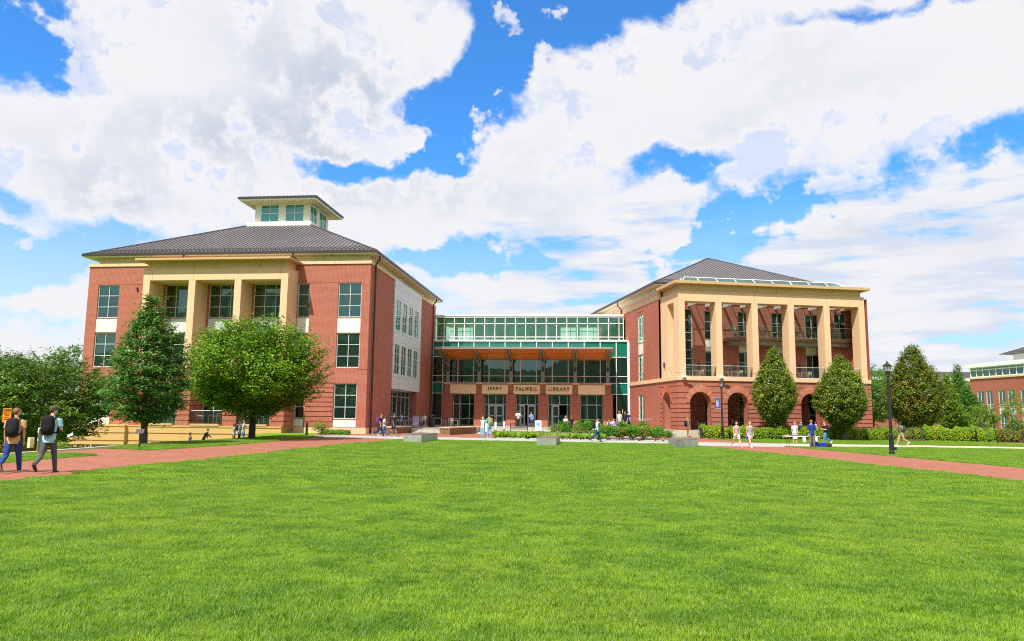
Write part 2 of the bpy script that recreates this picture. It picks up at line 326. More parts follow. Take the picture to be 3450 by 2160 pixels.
def sheet(name, poly, m, h=.012, kind='structure', label=None):
    bm = bmesh.new(); vs = [bm.verts.new((x, y, -.007*x+h)) for x, y in poly]; f = bm.faces.new(vs)
    if f.normal.z < 0: f.normal_flip()
    bmesh.ops.triangulate(bm, faces=[f]); me = bpy.data.meshes.new(name); bm.to_mesh(me); bm.free()
    for p in me.polygons:
        if p.normal.z < 0: p.flip()
    me.materials.append(m); o = link(bpy.data.objects.new(name, me)); o['kind'] = kind
    if label: o['label'] = label
    return o
def paver_mat():
    m = bpy.data.materials.new('red brick pavers'); m.use_nodes = True; t = NT(m.node_tree); b = t.n['Principled BSDF']
    co = t.new('ShaderNodeTexCoord').outputs['Object']; br = t.new('ShaderNodeTexBrick'); t.l.new(co, br.inputs[0])
    for k, v in (('Scale', 1), ('Mortar Size', .006), ('Mortar Smooth', .2), ('Bias', -.1), ('Brick Width', .21), ('Row Height', .105)): br.inputs[k].default_value = v
    br.inputs['Color1'].default_value = (.36,.130,.080,1); br.inputs['Color2'].default_value = (.22,.075,.046,1); br.inputs['Mortar'].default_value = (.24,.11,.07,1)
    f = t.ramp(t.noise(co, .5, 6, .65), .3, .72); c = t.mix(t.math('MULTIPLY', f, .35), br.outputs[0], (.40,.16,.105,1))
    f3 = t.ramp(t.noise(co, 3.1, 6, .75), .58, .8); c = t.mix(t.math('MULTIPLY', f3, .4), c, (.25,.10,.07,1))
    t.l.new(c, b.inputs['Base Color']); b.inputs['Roughness'].default_value = .85; b.inputs['Specular IOR Level'].default_value = .2
    bp = t.new('ShaderNodeBump'); bp.inputs['Strength'].default_value = .3; bp.inputs['Distance'].default_value = .004; bp.invert = True
    t.l.new(br.outputs['Fac'], bp.inputs['Height']); t.l.new(bp.outputs[0], b.inputs['Normal']); return m
PAVER = paver_mat()
def slab_mat(name, col, joint=1.8):
    m = bpy.data.materials.new(name); m.use_nodes = True; t = NT(m.node_tree); b = t.n['Principled BSDF']
    co = t.new('ShaderNodeTexCoord').outputs['Object']; br = t.new('ShaderNodeTexBrick'); t.l.new(co, br.inputs[0]); br.offset = 0
    for k, v in (('Scale', 1), ('Mortar Size', .018), ('Bias', 0), ('Brick Width', joint), ('Row Height', joint)): br.inputs[k].default_value = v
    br.inputs['Color1'].default_value = C4(col); br.inputs['Color2'].default_value = C4([c*.9 for c in col]); br.inputs['Mortar'].default_value = C4([c*.5 for c in col])
    f = t.ramp(t.noise(co, .8, 6, .7), .35, .75); c = t.mix(t.math('MULTIPLY', f, .35), br.outputs[0], C4([c*.72 for c in col]))
    t.l.new(c, b.inputs['Base Color']); b.inputs['Roughness'].default_value = .85; b.inputs['Specular IOR Level'].default_value = .2; MATS[name] = m; return m
CONC = slab_mat('grey concrete slabs', (.40,.41,.37)); CONCT = slab_mat('tan concrete walk', (.56,.50,.38)); CONCP = slab_mat('pale terrace paving', (.50,.47,.38), 1.2)
BOXC = mat('weathered concrete', (.36,.38,.31), .9, var=.35, vscale=1.5, bump=.3)
LAWN = [(-12.5,-20),(-11.3,8),(-11.2,19.4),(-11.0,23),(-10.4,26),(-9.9,33),(-9.05,42.5),(-8.1,46.4),(-7.4,51.3),(-3.6,51.1),(1.7,51),(7.2,51),(10.8,51.2),(12.1,49.2),(12.9,42),(13.6,39.4),(14.2,33.5),(14.8,26.4),(15.2,22.4),(15.9,14),(16.6,0),(17.3,-20)]
sheet('brick_path', [(-17.5,-20),(-12.5,-20),(-11.3,8),(-11.2,19.4),(-11.0,23),(-10.4,26),(-9.9,33),(-9.05,42.5),(-8.1,46.4),(-7.4,51.32),(-10,53.2),(-13,52.8),(-13.8,47),(-13.85,38.3),(-14.5,34),(-15.0,31.3),(-16.1,31.8),(-17.5,32.2),(-17.65,28.2),(-16.6,28.3),(-15.4,28.1),(-14.95,27.3),(-15.1,25.6),(-15.3,22.7),(-15.8,8)], PAVER, label='red brick path along the left of the lawn')
sheet('brick_path', [(12.1,49.2),(12.9,42),(13.6,39.4),(14.2,33.5),(14.8,26.4),(15.2,22.4),(15.9,14),(16.6,0),(17.3,-20),(22,-20),(21.2,8),(20.5,24),(20.17,29.7),(19.6,35.5),(19.2,39.8),(18.8,45.3),(18.0,49.9),(15.1,49.3)], PAVER, label='red brick path along the right of the lawn')
sheet('concrete_walk', [(-13,52.82),(-10,53.22),(-7.4,51.34),(-3.6,51.12),(1.7,51.02),(7.2,51.02),(10.8,51.22),(12.1,49.22),(15.1,49.32),(18.0,49.92),(20,50.6),(20,57.2),(12,57.4),(0,57.6),(-8.5,58.9),(-12.5,58.6),(-15.3,56.6)], CONC, label='grey concrete walk across the far edge of the lawn')
sheet('tan_walk', [(20.01,50.6),(29,53.5),(36.7,53.9),(60,56),(60,62),(40.4,59.2),(32,59.1),(20.01,57.2)], CONCT, label='pale tan concrete walk past the hedge')
sheet('brick_plaza', [(-15.3,56.62),(-12.5,58.62),(-8.5,58.92),(0,57.62),(-1.2,62),(-1.2,72),(-3,83),(-9.5,83),(-12,70),(-12.9,64),(-16,64)], PAVER, label='red brick plaza before the entrance')
sheet('tan_plaza', [(-4.9,71.4),(-2.9,71.6),(-1.4,80),(-3.2,83),(-4.6,83),(-4.3,76)], CONCT, .02, label='tan concrete panel in the brick plaza')
sheet('brick_plaza', [(12.2,57.42),(19.9,57.22),(17.7,66),(17.7,74.5),(11,74.5),(11.5,66)], PAVER, label='red brick path to the arcade')
sheet('brick_path', [(60,58),(47,68.8),(48,74.2),(70,76),(70,64)], PAVER, label='red brick path at the far right')
# curb beside the left path
mb = MB(); 
for y in [8+2.0*i for i in range(13)]:
    mb.add([(-17.95,y,.127),(-17.68,y,.127),(-17.68,y+1.98,.127),(-17.95,y+1.98,.127),(-17.95,y,.19),(-17.68,y,.19),(-17.68,y+1.98,.19),(-17.95,y+1.98,.19)],[(0,3,2,1),(4,5,6,7),(0,1,5,4),(1,2,6,5),(2,3,7,6),(3,0,4,7)])
tag(mb.build('curb', CONCT), 'pale concrete curb edging the left brick path', kind='structure')
# raised terrace in front of the entrance with its steps
TZ = .55
TER = [(-11.9,71.2),(-9.2,71.2),(-3.5,73.2),(-3.5,84.2),(7.2,84.6),(7.2,66.3),(12.4,66.3),(13.0,68),(15.5,73.1),(15.4,77),(13.6,87.7),(13.7,92),(-9.6,92)]
mb = MB(); mb.prism([(x,y) for x,y in TER], -.4, TZ); tag(mb.build('entrance_terrace', CONCP), 'pale paved terrace', kind='structure')
mb = MB()
for i in range(3): mb.box(-9.3,-6.1, 71.2-.36*(i+1), 71.2-.36*i, -.3, TZ-.14*(i+1))
for i in range(3): mb.box(-3.5,7.2, 84.2-.4*(i+1), 84.2-.4*i, -.3, TZ-.14*(i+1))
tag(mb.build('entrance_steps', CONCP), 'pale stone steps up to the terrace', kind='structure')
mb = MB()
for i in range(4): mb.box(15.1-.4*(i+1)*0, 16.9, 70.6+.36*i, 70.6+.36*(i+1), -.4, -.1+.155*(i+1))
tag(mb.build('arcade_steps', CONCP), 'steps up to the arcade', kind='structure')
# stones along the planting bed, the bed itself
MULCH = mat('dark mulch', (.10,.065,.045), .95, var=.5, vscale=8, bump=.6)
sheet('planting_bed', [(-1.3,58.0),(2,57.9),(6,58.1),(12.1,58.2),(12.4,62),(12.2,66.2),(7.1,66.2),(7.1,83),(-1,83),(-1.1,72)], MULCH, .018, label='mulched planting bed')
sheet('hedge_bed', [(17.8,66.6),(24,68.6),(40,75),(50,78),(50,82),(36,74),(21,70.5),(17.9,70.5)], MULCH, .014, label='mulch under the hedge')
PEB = mat('pale river pebbles', (.55,.5,.46), .8, var=.4, vscale=10)
bm = bmesh.new()
for i in range(260):
    x = rng.uniform(-1.1, 12.2); y = 57.9+rng.uniform(-.12,.25)
    r = rng.uniform(.04,.1); M = Matrix.Translation((x,y,-.007*x+.03)) @ Matrix.Rotation(rng.uniform(0,6.3),4,'Z') @ Matrix.Diagonal((1.3,.9,.6,1))
    bmesh.ops.create_icosphere(bm, subdivisions=1, radius=r, matrix=M)
me = bpy.data.meshes.new('pebbles'); bm.to_mesh(me); bm.free(); me.materials.append(PEB)
tag(link(bpy.data.objects.new('pebbles', me)), 'pale pebbles edging the planting bed', 'pebbles', kind='stuff')

# ------------------------------------------------------------------ building frames (local x along the front, y into the building)
FL = ((-12.41, 64.0), R_(-6.3)); FK = ((-9.55, 89.84), R_(-5.2)); FR = ((16.32, 73.0), R_(9.2))
def LW(F, u, v): c, s = cos(F[1]), sin(F[1]); return (F[0][0]+u*c-v*s, F[0][1]+u*s+v*c)
# face transforms: (a along the wall, d outward, z)
def front(v0): return lambda a, d, z: (a, v0-d, z)
def sideR(u0): return lambda a, d, z: (u0+d, a, z)     # faces +x
def sideL(u0): return lambda a, d, z: (u0-d, a, z)     # faces -x
def wall(mb, a0, a1, z0, z1, ops=(), depth=.28, d=0.):
    """skin of a wall in (a,d,z) with rectangular openings and their reveals"""
    As = sorted({a0,a1}|{o[0] for o in ops}|{o[1] for o in ops}); Zs = sorted({z0,z1}|{o[2] for o in ops}|{o[3] for o in ops})
    for i in range(len(As)-1):
        for j in range(len(Zs)-1):
            am, zm = (As[i]+As[i+1])/2, (Zs[j]+Zs[j+1])/2
            if not (a0 < am < a1 and z0 < zm < z1): continue
            if any(o[0] < am < o[1] and o[2] < zm < o[3] for o in ops): continue
            mb.quad((As[i],d,Zs[j]),(As[i+1],d,Zs[j]),(As[i+1],d,Zs[j+1]),(As[i],d,Zs[j+1]))
    for (p,q,r,s_) in ops:
        mb.quad((p,d,r),(p,d-depth,r),(p,d-depth,s_),(p,d,s_)); mb.quad((q,d,r),(q,d,s_),(q,d-depth,s_),(q,d-depth,r))
        mb.quad((p,d,r),(q,d,r),(q,d-depth,r),(p,d-depth,r)); mb.quad((p,d,s_),(p,d-depth,s_),(q,d-depth,s_),(q,d,s_))
def window(par, T, a0, a1, z0, z1, cols, rows, d=-.16, fr=.075, mu=.05, glass=None, m=None, name='window', reflections=()):
    """frame with mullions (window) and its panes (pane)"""
    mb = MB(T); t = .05
    mb.box(a0,a0+fr,d-t,d+t,z0,z1); mb.box(a1-fr,a1,d-t,d+t,z0,z1); mb.box(a0+fr,a1-fr,d-t,d+t,z0,z0+fr); mb.box(a0+fr,a1-fr,d-t,d+t,z1-fr,z1)
    if isinstance(cols, int): cols = [i/cols for i in range(1, cols)]
    if isinstance(rows, int): rows = [i/rows for i in range(1, rows)]
    for c in cols: a = a0+(a1-a0)*c; mb.box(a-mu/2,a+mu/2,d-t+.01,d+t-.012,z0+fr,z1-fr)
    for r in rows: z = z0+(z1-z0)*r; mb.box(a0+fr,a1-fr,d-t+.014,d+t-.016,z-mu/2,z+mu/2)
    wdw = mb.build(name, m or FRAME, par)
    mb = MB(T); mb.quad((a0+.02,d-.02,z0+.02),(a1-.02,d-.02,z0+.02),(a1-.02,d-.02,z1-.02),(a0+.02,d-.02,z1-.02)); mb.build('pane', glass or GLASS, wdw)
    for (f0,f1,g0,g1) in reflections:  # teal strips set behind the pane, reflection painted as colour
        mb = MB(T); mb.box(a0+(a1-a0)*f0+.03,a0+(a1-a0)*f1-.03,d-.14,d-.12,z0+(z1-z0)*g0,z0+(z1-z0)*g1-.03); mb.build('blind', TEALREFL, wdw)
    return wdw
def boxp(par, name, m, T, *bs):
    grp = []
    for b in bs:
        hit = [g for g in grp if any(all(b[2*k] <= c[2*k+1]+.12 and c[2*k] <= b[2*k+1]+.12 for k in range(3)) for c in g)] if 'joint' not in name else grp[:1]
        new = [b]+[c for g in hit for c in g]; grp = [g for g in grp if g not in hit]+[new]
    for g in grp:
        mb = MB(T)
        for b in g: mb.box(*b)
        o = mb.build(name, m, par)
    return o
def hip(par, u0, u1, v0, v1, z0, tu0, tu1, tv0, tv1, z1, sp=.4):
    """standing seam hip roof with ribs and snow guards"""
    mb = MB(); A=[(u0,v0,z0),(u1,v0,z0),(u1,v1,z0),(u0,v1,z0)]; B=[(tu0,tv0,z1),(tu1,tv0,z1),(tu1,tv1,z1),(tu0,tv1,z1)]
    for i in range(4): j=(i+1)%4; mb.quad(A[i],A[j],B[j],B[i])
    mb.quad(*B); rf = mb.build('roof', ROOF, par)
    mb = MB(); g = MB()
    def ribs(P0,P1,Q0,Q1):
        P0,P1,Q0,Q1 = map(Vector,(P0,P1,Q0,Q1)); L=(P1-P0).length; e=(P1-P0).normalized(); up=(Q0-P0)-e*(Q0-P0).dot(e); H=up.length; up.normalize(); n=e.cross(up)
        if n.z<0: n=-n
        ql=(Q0-P0).dot(e); qr=(Q1-P0).dot(e); k=sp*.5
        while k < L:
            t = H if ql<=k<=qr else (H*k/ql if k<ql else H*(L-k)/(L-qr))
            if t>.2:
                a=P0+e*k; b=a+up*t; w_=e*.018; h_=n*.05
                mb.add([a-w_,a+w_,a+w_+h_,a-w_+h_,b-w_,b+w_,b+w_+h_,b-w_+h_],[(0,1,2,3),(4,7,6,5),(0,3,7,4),(1,5,6,2),(3,2,6,7)])
            k+=sp
        for hh in (.45,1.05):
            a=P0+up*hh+e*(hh*ql/H+.1)+n*.11; b=P0+up*hh+e*(L-hh*(L-qr)/H-.1)+n*.11
            g.tube([a,b],.03,5); kk=.2
            while kk<(b-a).length: c=a+e*kk; g.add([c-n*.1-e*.02,c-n*.1+e*.02,c+e*.02+up*.0,c-e*.02,c-n*.1+up*.12],[(0,1,2,3),(0,3,4),(1,4,2)]); kk+=sp/2
    ribs(A[0],A[1],B[0],B[1]); ribs(A[1],A[2],B[1],B[2]); ribs(A[3],A[0],B[3],B[0])
    mb.build('seam', SEAM, rf); g.build('snow_guard', ROOF, rf)
    mb = MB()
    for i in range(4): MB().tube([Vector(A[i])+Vector((0,0,.03)),Vector(B[i])+Vector((0,0,.05))],.06,6).build('hip_cap', SEAM, rf)
    return rf
def eaves(par, u0,u1,v0,v1,z0,z1,inset,fz,fin):
    """gutter, fascia, soffit and the recessed frieze below"""
    mb=MB(); o=.0
    def ring(mb,a0,a1,b0,b1,w,y0,y1):
        mb.box(a0,a1,b0,b0+w,y0,y1); mb.box(a0,a1,b1-w,b1,y0,y1); mb.box(a0,a0+w,b0+w,b1-w,y0,y1); mb.box(a1-w,a1,b0+w,b1-w,y0,y1)
    ring(mb,u0-.12,u1+.12,v0-.12,v1+.12,.13,z1-.2,z1+.02); mb.build('gutter', GUTTER, par)
    mb=MB(); ring(mb,u0,u1,v0,v1,.05,z0,z1-.05); mb.build('fascia', WHITE, par)
    mb=MB(); ring(mb,u0+.05,u1-.05,v0+.05,v1-.05,inset,z0+.02,z0+.06); mb.build('soffit', SOFFIT, par)
    mb=MB(); a=fin; h=(z0-fz)/3
    for i in range(3): ring(mb,u0+a,u1-a,v0+a,v1-a,.2,fz+h*i+.008,fz+h*(i+1)-.012)
    ring(mb,u0+a+.03,u1-a-.03,v0+a+.03,v1-a-.03,.16,fz,z0+.02); mb.build('frieze', METALW, par)
def pipe(par, pts, r=.075): MB().tube(pts, r, 8).build('downspout', GUTTER, par)

# ================================================================== LEFT WING
LB = empty('library_wing', (*FL[0], 0), FL[1], 'red brick library wing at left with square cupola and tan four column porch', 'building')
UW, DP, ZT = -26.4, 27.1, 14.86
opsF = [(-2.85,-.75,10.13,13.2),(-2.85,-.75,5.73,8.75),(-2.9,-.85,1.34,4.38),(-6.54,-5.42,10.14,13.17),(-6.54,-5.42,5.73,8.75),(-6.4,-5.5,1.34,4.38),
        (-25.41,-23.37,10.17,13.2),(-25.41,-23.37,5.73,8.83),(-25.41,-23.37,1.34,4.38)]
recess = [(-18.95,-15.85),(-14.75,-11.75),(-10.6,-7.55)]
for a,b in recess: opsF += [(a,b,10.1,13.14),(a,b,5.73,8.75),(a,b,.7,4.4)]
pan = [(-2.85,-.75,8.78,10.1),(-2.9,-.85,.66,1.31),(-6.54,-5.42,8.78,10.1),(-6.4,-5.5,.66,1.31),(-25.41,-23.37,8.86,10.13),(-25.41,-23.37,.66,1.31)]+[(a,b,8.78,10.07) for a,b in recess]
mb = MB(front(0)); wall(mb, UW, 0, .6, ZT, opsF+pan)
mb.T = sideR(0); SW = [(8.28,10.2),(10.83,12.75),(13.4,15.25),(15.95,17.85)]
wall(mb, 0, DP, .6, ZT, [(7.8,19.1,.55,ZT-.02)], .5)
mb.T = sideL(UW); wall(mb, 0, DP, -1.3, ZT); mb.T = None
mb.quad((UW,DP,.6),(0,DP,.6),(0,DP,ZT),(UW,DP,ZT)); mb.build('wall', BRICK, LB)
# stone base, band courses, caps
boxp(LB,'base_course',STONE,None,(-6.4,.07,-.07,.3,-.4,.6),(.0,.07,.3,7.8,-.3,.6),(.0,.07,19.1,DP,-.3,.6))
boxp(LB,'coping',STONE,None,(UW-.08,.1,-.1,.3,ZT,ZT+.26),(-.3,.1,.3,7.75,ZT,ZT+.26),(-.3,.1,19.15,DP,ZT,ZT+.26),(UW-.08,UW+.3,.3,DP,ZT,ZT+.26))
SH = mat('brick shadow course', (.30,.07,.035), .9)
boxp(LB,'string_course',BRICK,None,(-19.6,-19.0,-.02,0,13.2,13.26),(-23.37,-19.7,-.025,0,13.2,13.26),(-5.42,-2.85,-.025,0,13.2,13.26),(-.85,.03,-.03,0,5.6,5.66),(-5.42,-2.9,-.04,0,4.4,4.46),(0,.03,0,7.8,5.6,5.66))
GRV = [4.34,3.97,3.59,3.18,2.76,2.35,1.94,1.53,1.09,.62]
for a,b in ((-5.4,-2.92),(-23.3,-19.8),(UW,-25.45)):
    rb = MB(front(0))
    for g0,g1 in zip(GRV[1:],GRV): rb.box(a,b,.0,.055,g0+.035,g1-.035)
    rb.build('rusticated_brick', BRICK, LB)
for i,o in enumerate(opsF):
    w3 = i >= 9 or 0
    window(LB, front(0), *o, 3 if w3 else (1 if i in (3,4,5) else 2), 3, glass=GLASS, reflections=[(0,1,.78,1)] if i in (0,1,6) else ([(0,1,.45,1)] if i==7 else ()))
for o in pan: boxp(LB,'spandrel_panel',PANELG if -20 < o[0] < -7 else METALW,front(0),(o[0],o[1],-.1,-.05,o[2],o[3]))
# porch: entablature, four deep piers, brick bases
PV = -2.16
boxp(LB,'entablature',STONE,None,(-19.72,-6.56,PV,0,13.16,14.14),(-19.5,-6.8,PV+.2,0,14.2,14.8),(-19.78,-6.5,PV-.06,0,14.14,14.2))
boxp(LB,'porch_coping',STONE2,None,*[(-20.15+1.4*i,-20.15+1.4*(i+1)-.008,PV-.75,-.11,14.8,14.97) for i in range(10)])
boxp(LB,'porch_soffit',SOFFIT,None,(-19.1,-7.2,PV+.02,-.01,13.13,13.157))
PX = [(-19.71,-19.10),(-15.51,-14.90),(-11.34,-10.73),(-7.18,-6.57)]
for a,b in PX:
    boxp(LB,'stone_pier',STONE,None,(a,b,PV,-.01,5.75,13.155),(a,b,PV+.0,-.01,5.3,5.7),(a+.02,b-.02,PV+.02,-.01,5.7,5.75))
    c = (a+b)/2; mb = MB(None); mb.box(c-.53,c+.53,PV-.12,-.3,.62,5.3)
    for g0,g1 in zip(GRV[1:],GRV): mb.box(c-.6,c+.6,PV-.19,-.25,g0+.035,g1-.035)
    mb.box(c-.6,c+.6,PV-.19,-.25,4.4,5.1); mb.build('brick_pier', BRICK, LB)
for a,b in recess: boxp(LB,'pendant_lamp',mat('white lamp glass',(.85,.85,.82),.4),None,((a+b)/2+.12,(a+b)/2+.3,.3,.48,10.2,11.7))
JT = mat('stone joint', (.30,.19,.09), .9)
boxp(LB,'stone_joint',JT,None,*[(u-.012,u+.012,PV-.003,PV,13.17,14.13) for u in (-18.9,-15.1,-11.0,-7.3)],*[(u-.01,u+.01,PV+.197,PV+.2,14.21,14.79) for u in (-19.2,-17.2,-15.2,-13.2,-11.2,-9.2,-7.2)],*[(u-.01,u+.01,-.104,-.1,ZT+.01,ZT+.25) for u in (-25,-23.5,-22,-20.6,-5,-3.2,-1.4)],(-.008,.0,-.12,-.1,ZT,ZT+.01))
# terrace wall in front of the porch
tw = MB(); zs = [.52,-.08,-.73,-1.36]
for (a,b,dv) in ((-25.0,-20.0,-.35),(-20.0,-6.4,0),(-6.4,-2.9,1.5)):
    if dv > 1: continue
    tw.box(a,b,PV-.25+dv+.08,.0,-2.2,.56)
    for z1,z0 in zip(zs,zs[1:]+[-2.2]): tw.box(a-(.03 if dv<0 else 0),b,PV-.25+dv,.0,z0+.1 if z0>-2 else z0,z1)
    tw.box(a-.05,b,PV-.3+dv,.0,.53,.66)
TSTONE = streak_mat('ochre terrace stone', (.60,.37,.15)); tw.build('terrace_wall', TSTONE, LB)
boxp(LB,'stone_bench',STONE2,None,*[(a+.1,b-.1,PV-.35,PV+.35,.66,.82) for a,b in ((-18.9,-15.9),(-14.5,-11.75),(-10.3,-7.6))])
# side face: tall metal bay with four windows twice, recessed shopfront below
T = sideR(0)
mb = MB(T); wall(mb, 7.8, 19.1, 4.33, ZT+.2, [(a,b,z0,z1) for a,b in SW for z0,z1 in ((10.0,13.1),(5.68,8.7))], .12, .10)
mb.box(7.8,19.1,-.85,.10,4.26,4.33); mb.box(7.78,7.8,-.85,.10,4.33,ZT+.2); mb.box(19.1,19.12,-.3,.10,4.33,ZT+.2); mb.build('metal_bay', PANELG, LB)
boxp(LB,'panel_joint',mat('panel joint',(.25,.25,.25),.6),T,(7.8,19.1,.1,.104,5.45,5.47),(7.8,19.1,.1,.104,13.35,13.37),(7.8,19.1,.1,.104,14.2,14.22),(7.8,19.1,.1,.104,14.5,14.52),(7.8,19.1,.1,.104,8.95,8.97),(7.8,19.1,.1,.104,9.8,9.82),*[(a-.01,a+.01,.1,.104,4.35,5.45) for a in (10.5,13.1,15.6)],*[(a-.01,a+.01,.1,.104,13.37,14.2) for a in (10.5,13.1,15.6)])
for a,b in SW:
    window(LB,T,a,b,10.0,13.1,2,3,d=.06,glass=GLASSS,fr=.055,mu=.035,m=WHITE); window(LB,T,a,b,5.68,8.7,2,3,d=.06,glass=GLASSS,fr=.055,mu=.035,m=WHITE)
window(LB,T,8.0,18.3,.62,4.26,6,[.27,.82],d=-.85,m=FRAME,name='shopfront')
mb = MB(); mb.box(-.84,-.02,18.35,19.1,.6,4.3); mb.build('wall',BRICK,LB)
eaves(LB, UW-.52,.52,-.30,DP+.95,15.72,16.0,1.0,ZT+.26,.95)
rf = hip(LB, UW-.55,.55,-.33,DP+.98,15.98, -16.55,-9.55,9.75,18.3,21.05)
rf.name = 'roof'
# cupola
cu = MB(); cu.box(-16.5,-9.5,9.7,18.2,20.9,21.48); cp = cu.build('cupola', METALW, LB)
mb = MB(front(10.25)); CW=[(-15.28,-13.25),(-12.6,-10.55)]; wall(mb,-15.86,-9.96,21.48,23.55,[(a,b,21.6,23.48) for a,b in CW],.2)
mb.T = sideR(-9.96); CV=[(10.6,12.4),(13.15,15.2)]; wall(mb,10.25,15.75,21.48,23.55,[(a,b,21.6,23.48) for a,b in CV],.2)
mb.T = sideL(-15.86); wall(mb,10.25,15.75,21.48,23.55,[(a,b,21.6,23.48) for a,b in CV],.2)
mb.T = None; mb.quad((-15.86,15.75,21.48),(-9.96,15.75,21.48),(-9.96,15.75,23.55),(-15.86,15.75,23.55)); mb.build('cupola_wall', METALW, cp)
GT = glass_mat('teal cupola glass', (.25,.62,.62), .10, .35, (.03,.30,.34))
for a,b in CW: window(LB,front(10.25),a,b,21.6,23.48,2,2,d=-.08,glass=GT,m=WHITE)
for a,b in CV: window(LB,sideR(-9.96),a,b,21.6,23.48,2,2,d=-.08,glass=GT,m=WHITE); window(LB,sideL(-15.86),a,b,21.6,23.48,2,2,d=-.08,glass=GT,m=WHITE)
boxp(cp,'cupola_soffit',SOFFIT,None,(-16.95,-8.9,9.0,17.1,23.56,23.62)); boxp(cp,'cupola_fascia',WHITE,None,(-17.0,-8.85,8.92,9.0,23.56,23.8),(-8.9,-8.82,9.0,17.1,23.56,23.8),(-17.02,-16.95,9.0,17.1,23.56,23.8))
boxp(cp,'gutter',GUTTER,None,(-17.15,-8.7,8.8,8.93,23.74,23.93),(-8.83,-8.7,8.93,17.2,23.74,23.93),(-17.15,-17.02,8.93,17.2,23.74,23.93))
mb = MB(); Pk=(-12.9,13.0,24.75); E4=[(-17.1,8.85,23.92),(-8.75,8.85,23.92),(-8.75,17.2,23.92),(-17.1,17.2,23.92)]
for i in range(4): mb.add([E4[i],E4[(i+1)%4],Pk],[(0,1,2)])
rr_ = mb.build('cupola_roof', ROOF, cp); mb = MB()
k=-16.9
while k<-8.8: t=min(k+17.1,-8.75-k); mb.tube([(k,8.85,23.96),(k,8.85+t*.95,23.94+.2*t)],.03,4); k+=.42
mb.build('seam', SEAM, cp)
pipe(LB,[(.5,1.0,15.75),(.5,1.0,15.45),(.17,1.0,15.0),(.17,1.0,.1)],.085); pipe(LB,[(.5,25.1,15.75),(.5,25.1,15.45),(.17,25.1,15.0),(.17,25.1,.6)],.085)
pipe(LB,[(-17.2,-.42,15.8),(-17.2,-.4,15.55),(-17.0,-.1,15.3),(-17.0,.2,15.2)],.08); pipe(LB,[(-7.0,-.42,15.8),(-7.0,-.4,15.55),(-6.8,-.1,15.3),(-6.8,.2,15.2)],.08)
for (u,z) in ((-21.6,12.75),(-5.5,11.2)): boxp(LB,'wall_lamp',GUTTER,front(0),(u-.035,u+.035,0,.1,z-.2,z+.15),(u-.06,u+.06,.1,.18,z,z+.15))
YEL = mat('warm interior wall', (.42,.36,.10), .8, var=.2); PALE = mat('pale interior partition', (.40,.46,.36), .8, var=.2)
gp = random.Random(4)
for o in opsF+[(a,b,z0,z1) for a,b in ((-26.2,-22),) for z0,z1 in ((5.7,8.9),)]:
    w_ = o[1]-o[0]; a = o[0]+gp.uniform(-.1,.4)*w_; d_ = gp.uniform(.6,2.4); boxp(LB,'room_partition',YEL if gp.random()<.5 else PALE,None,(a,a+gp.uniform(.25,.6)*w_,d_,d_+.15,o[2]-.1,o[3]+.2))
    if gp.random()<.7: c_ = gp.uniform(o[0]+.3,o[1]-.3); boxp(LB,'room_furniture',PALE,None,(c_-.3,c_+.3,1.0,1.3,o[2]-.05,o[2]+gp.uniform(.3,1.0)))
boxp(LB,'room_lamp',mat('lit paper lampshade',(.85,.75,.40),.6),None,(-2.45,-2.05,.5,.8,3.1,4.0),(-1.55,-1.2,.7,1.0,3.2,3.9))
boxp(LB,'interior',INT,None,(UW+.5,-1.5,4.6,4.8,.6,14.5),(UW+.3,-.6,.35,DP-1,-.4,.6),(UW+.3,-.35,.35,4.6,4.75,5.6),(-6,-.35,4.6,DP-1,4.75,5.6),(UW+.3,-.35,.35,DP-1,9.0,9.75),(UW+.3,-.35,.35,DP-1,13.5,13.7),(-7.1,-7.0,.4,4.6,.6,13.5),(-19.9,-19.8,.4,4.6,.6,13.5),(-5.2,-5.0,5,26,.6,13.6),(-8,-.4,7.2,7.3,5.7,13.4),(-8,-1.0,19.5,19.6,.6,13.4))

# ================================================================== RIGHT WING
RB = empty('library_wing', (*FR[0], 0), FR[1], 'red brick library wing at right with round arches under a tan colonnade', 'building')
RW, RD = 20.78, 29.0
T = front(0)
# arcade base: rows of rusticated brick with round arches
def arch_rows(mb, a0, a1, z0, z1, arches, R, zs, d):
    """strip of wall between z0 and z1 with the arches cut out (arches: centre, outer radius there)"""
    n = max(1, int((z1-z0)/.09)); hw = lambda z: (R if z <= zs else (sqrt(max(0, R*R-(z-zs)**2)) if z < zs+R else 0))
    for i in range(n):
        p, q = z0+(z1-z0)*i/n, z0+(z1-z0)*(i+1)/n; wp, wq = hw(p), hw(q)
        e = [(a0, a0)]
        for c in arches: e.append((c-wp, c-wq)); e.append((c+wp, c+wq))
        e.append((a1, a1))
        for k in range(0, len(e), 2):
            if e[k+1][0]-e[k][0] > 1e-4 or e[k+1][1]-e[k][1] > 1e-4:
                mb.quad((e[k][0],d,p),(e[k+1][0],d,p),(e[k+1][1],d,q),(e[k][1],d,q))
    for (zz, up) in ((z0, 1), (z1, 0)):       # ledges
        w_ = hw(zz); e = [a0]+[x for c in arches for x in (c-w_, c+w_)]+[a1]
        for k in range(0, len(e), 2):
            if e[k+1]-e[k] > 1e-4: mb.quad((e[k],d,zz),(e[k+1],d,zz),(e[k+1],d-.09,zz),(e[k],d-.09,zz))
    for c in arches:                        # jamb returns of this row
        for sg in (-1,1):
            for i in range(n):
                p, q = z0+(z1-z0)*i/n, z0+(z1-z0)*(i+1)/n
                mb.quad((c+sg*hw(p),d,p),(c+sg*hw(p),d-.1,p),(c+sg*hw(q),d-.1,q),(c+sg*hw(q),d,q))
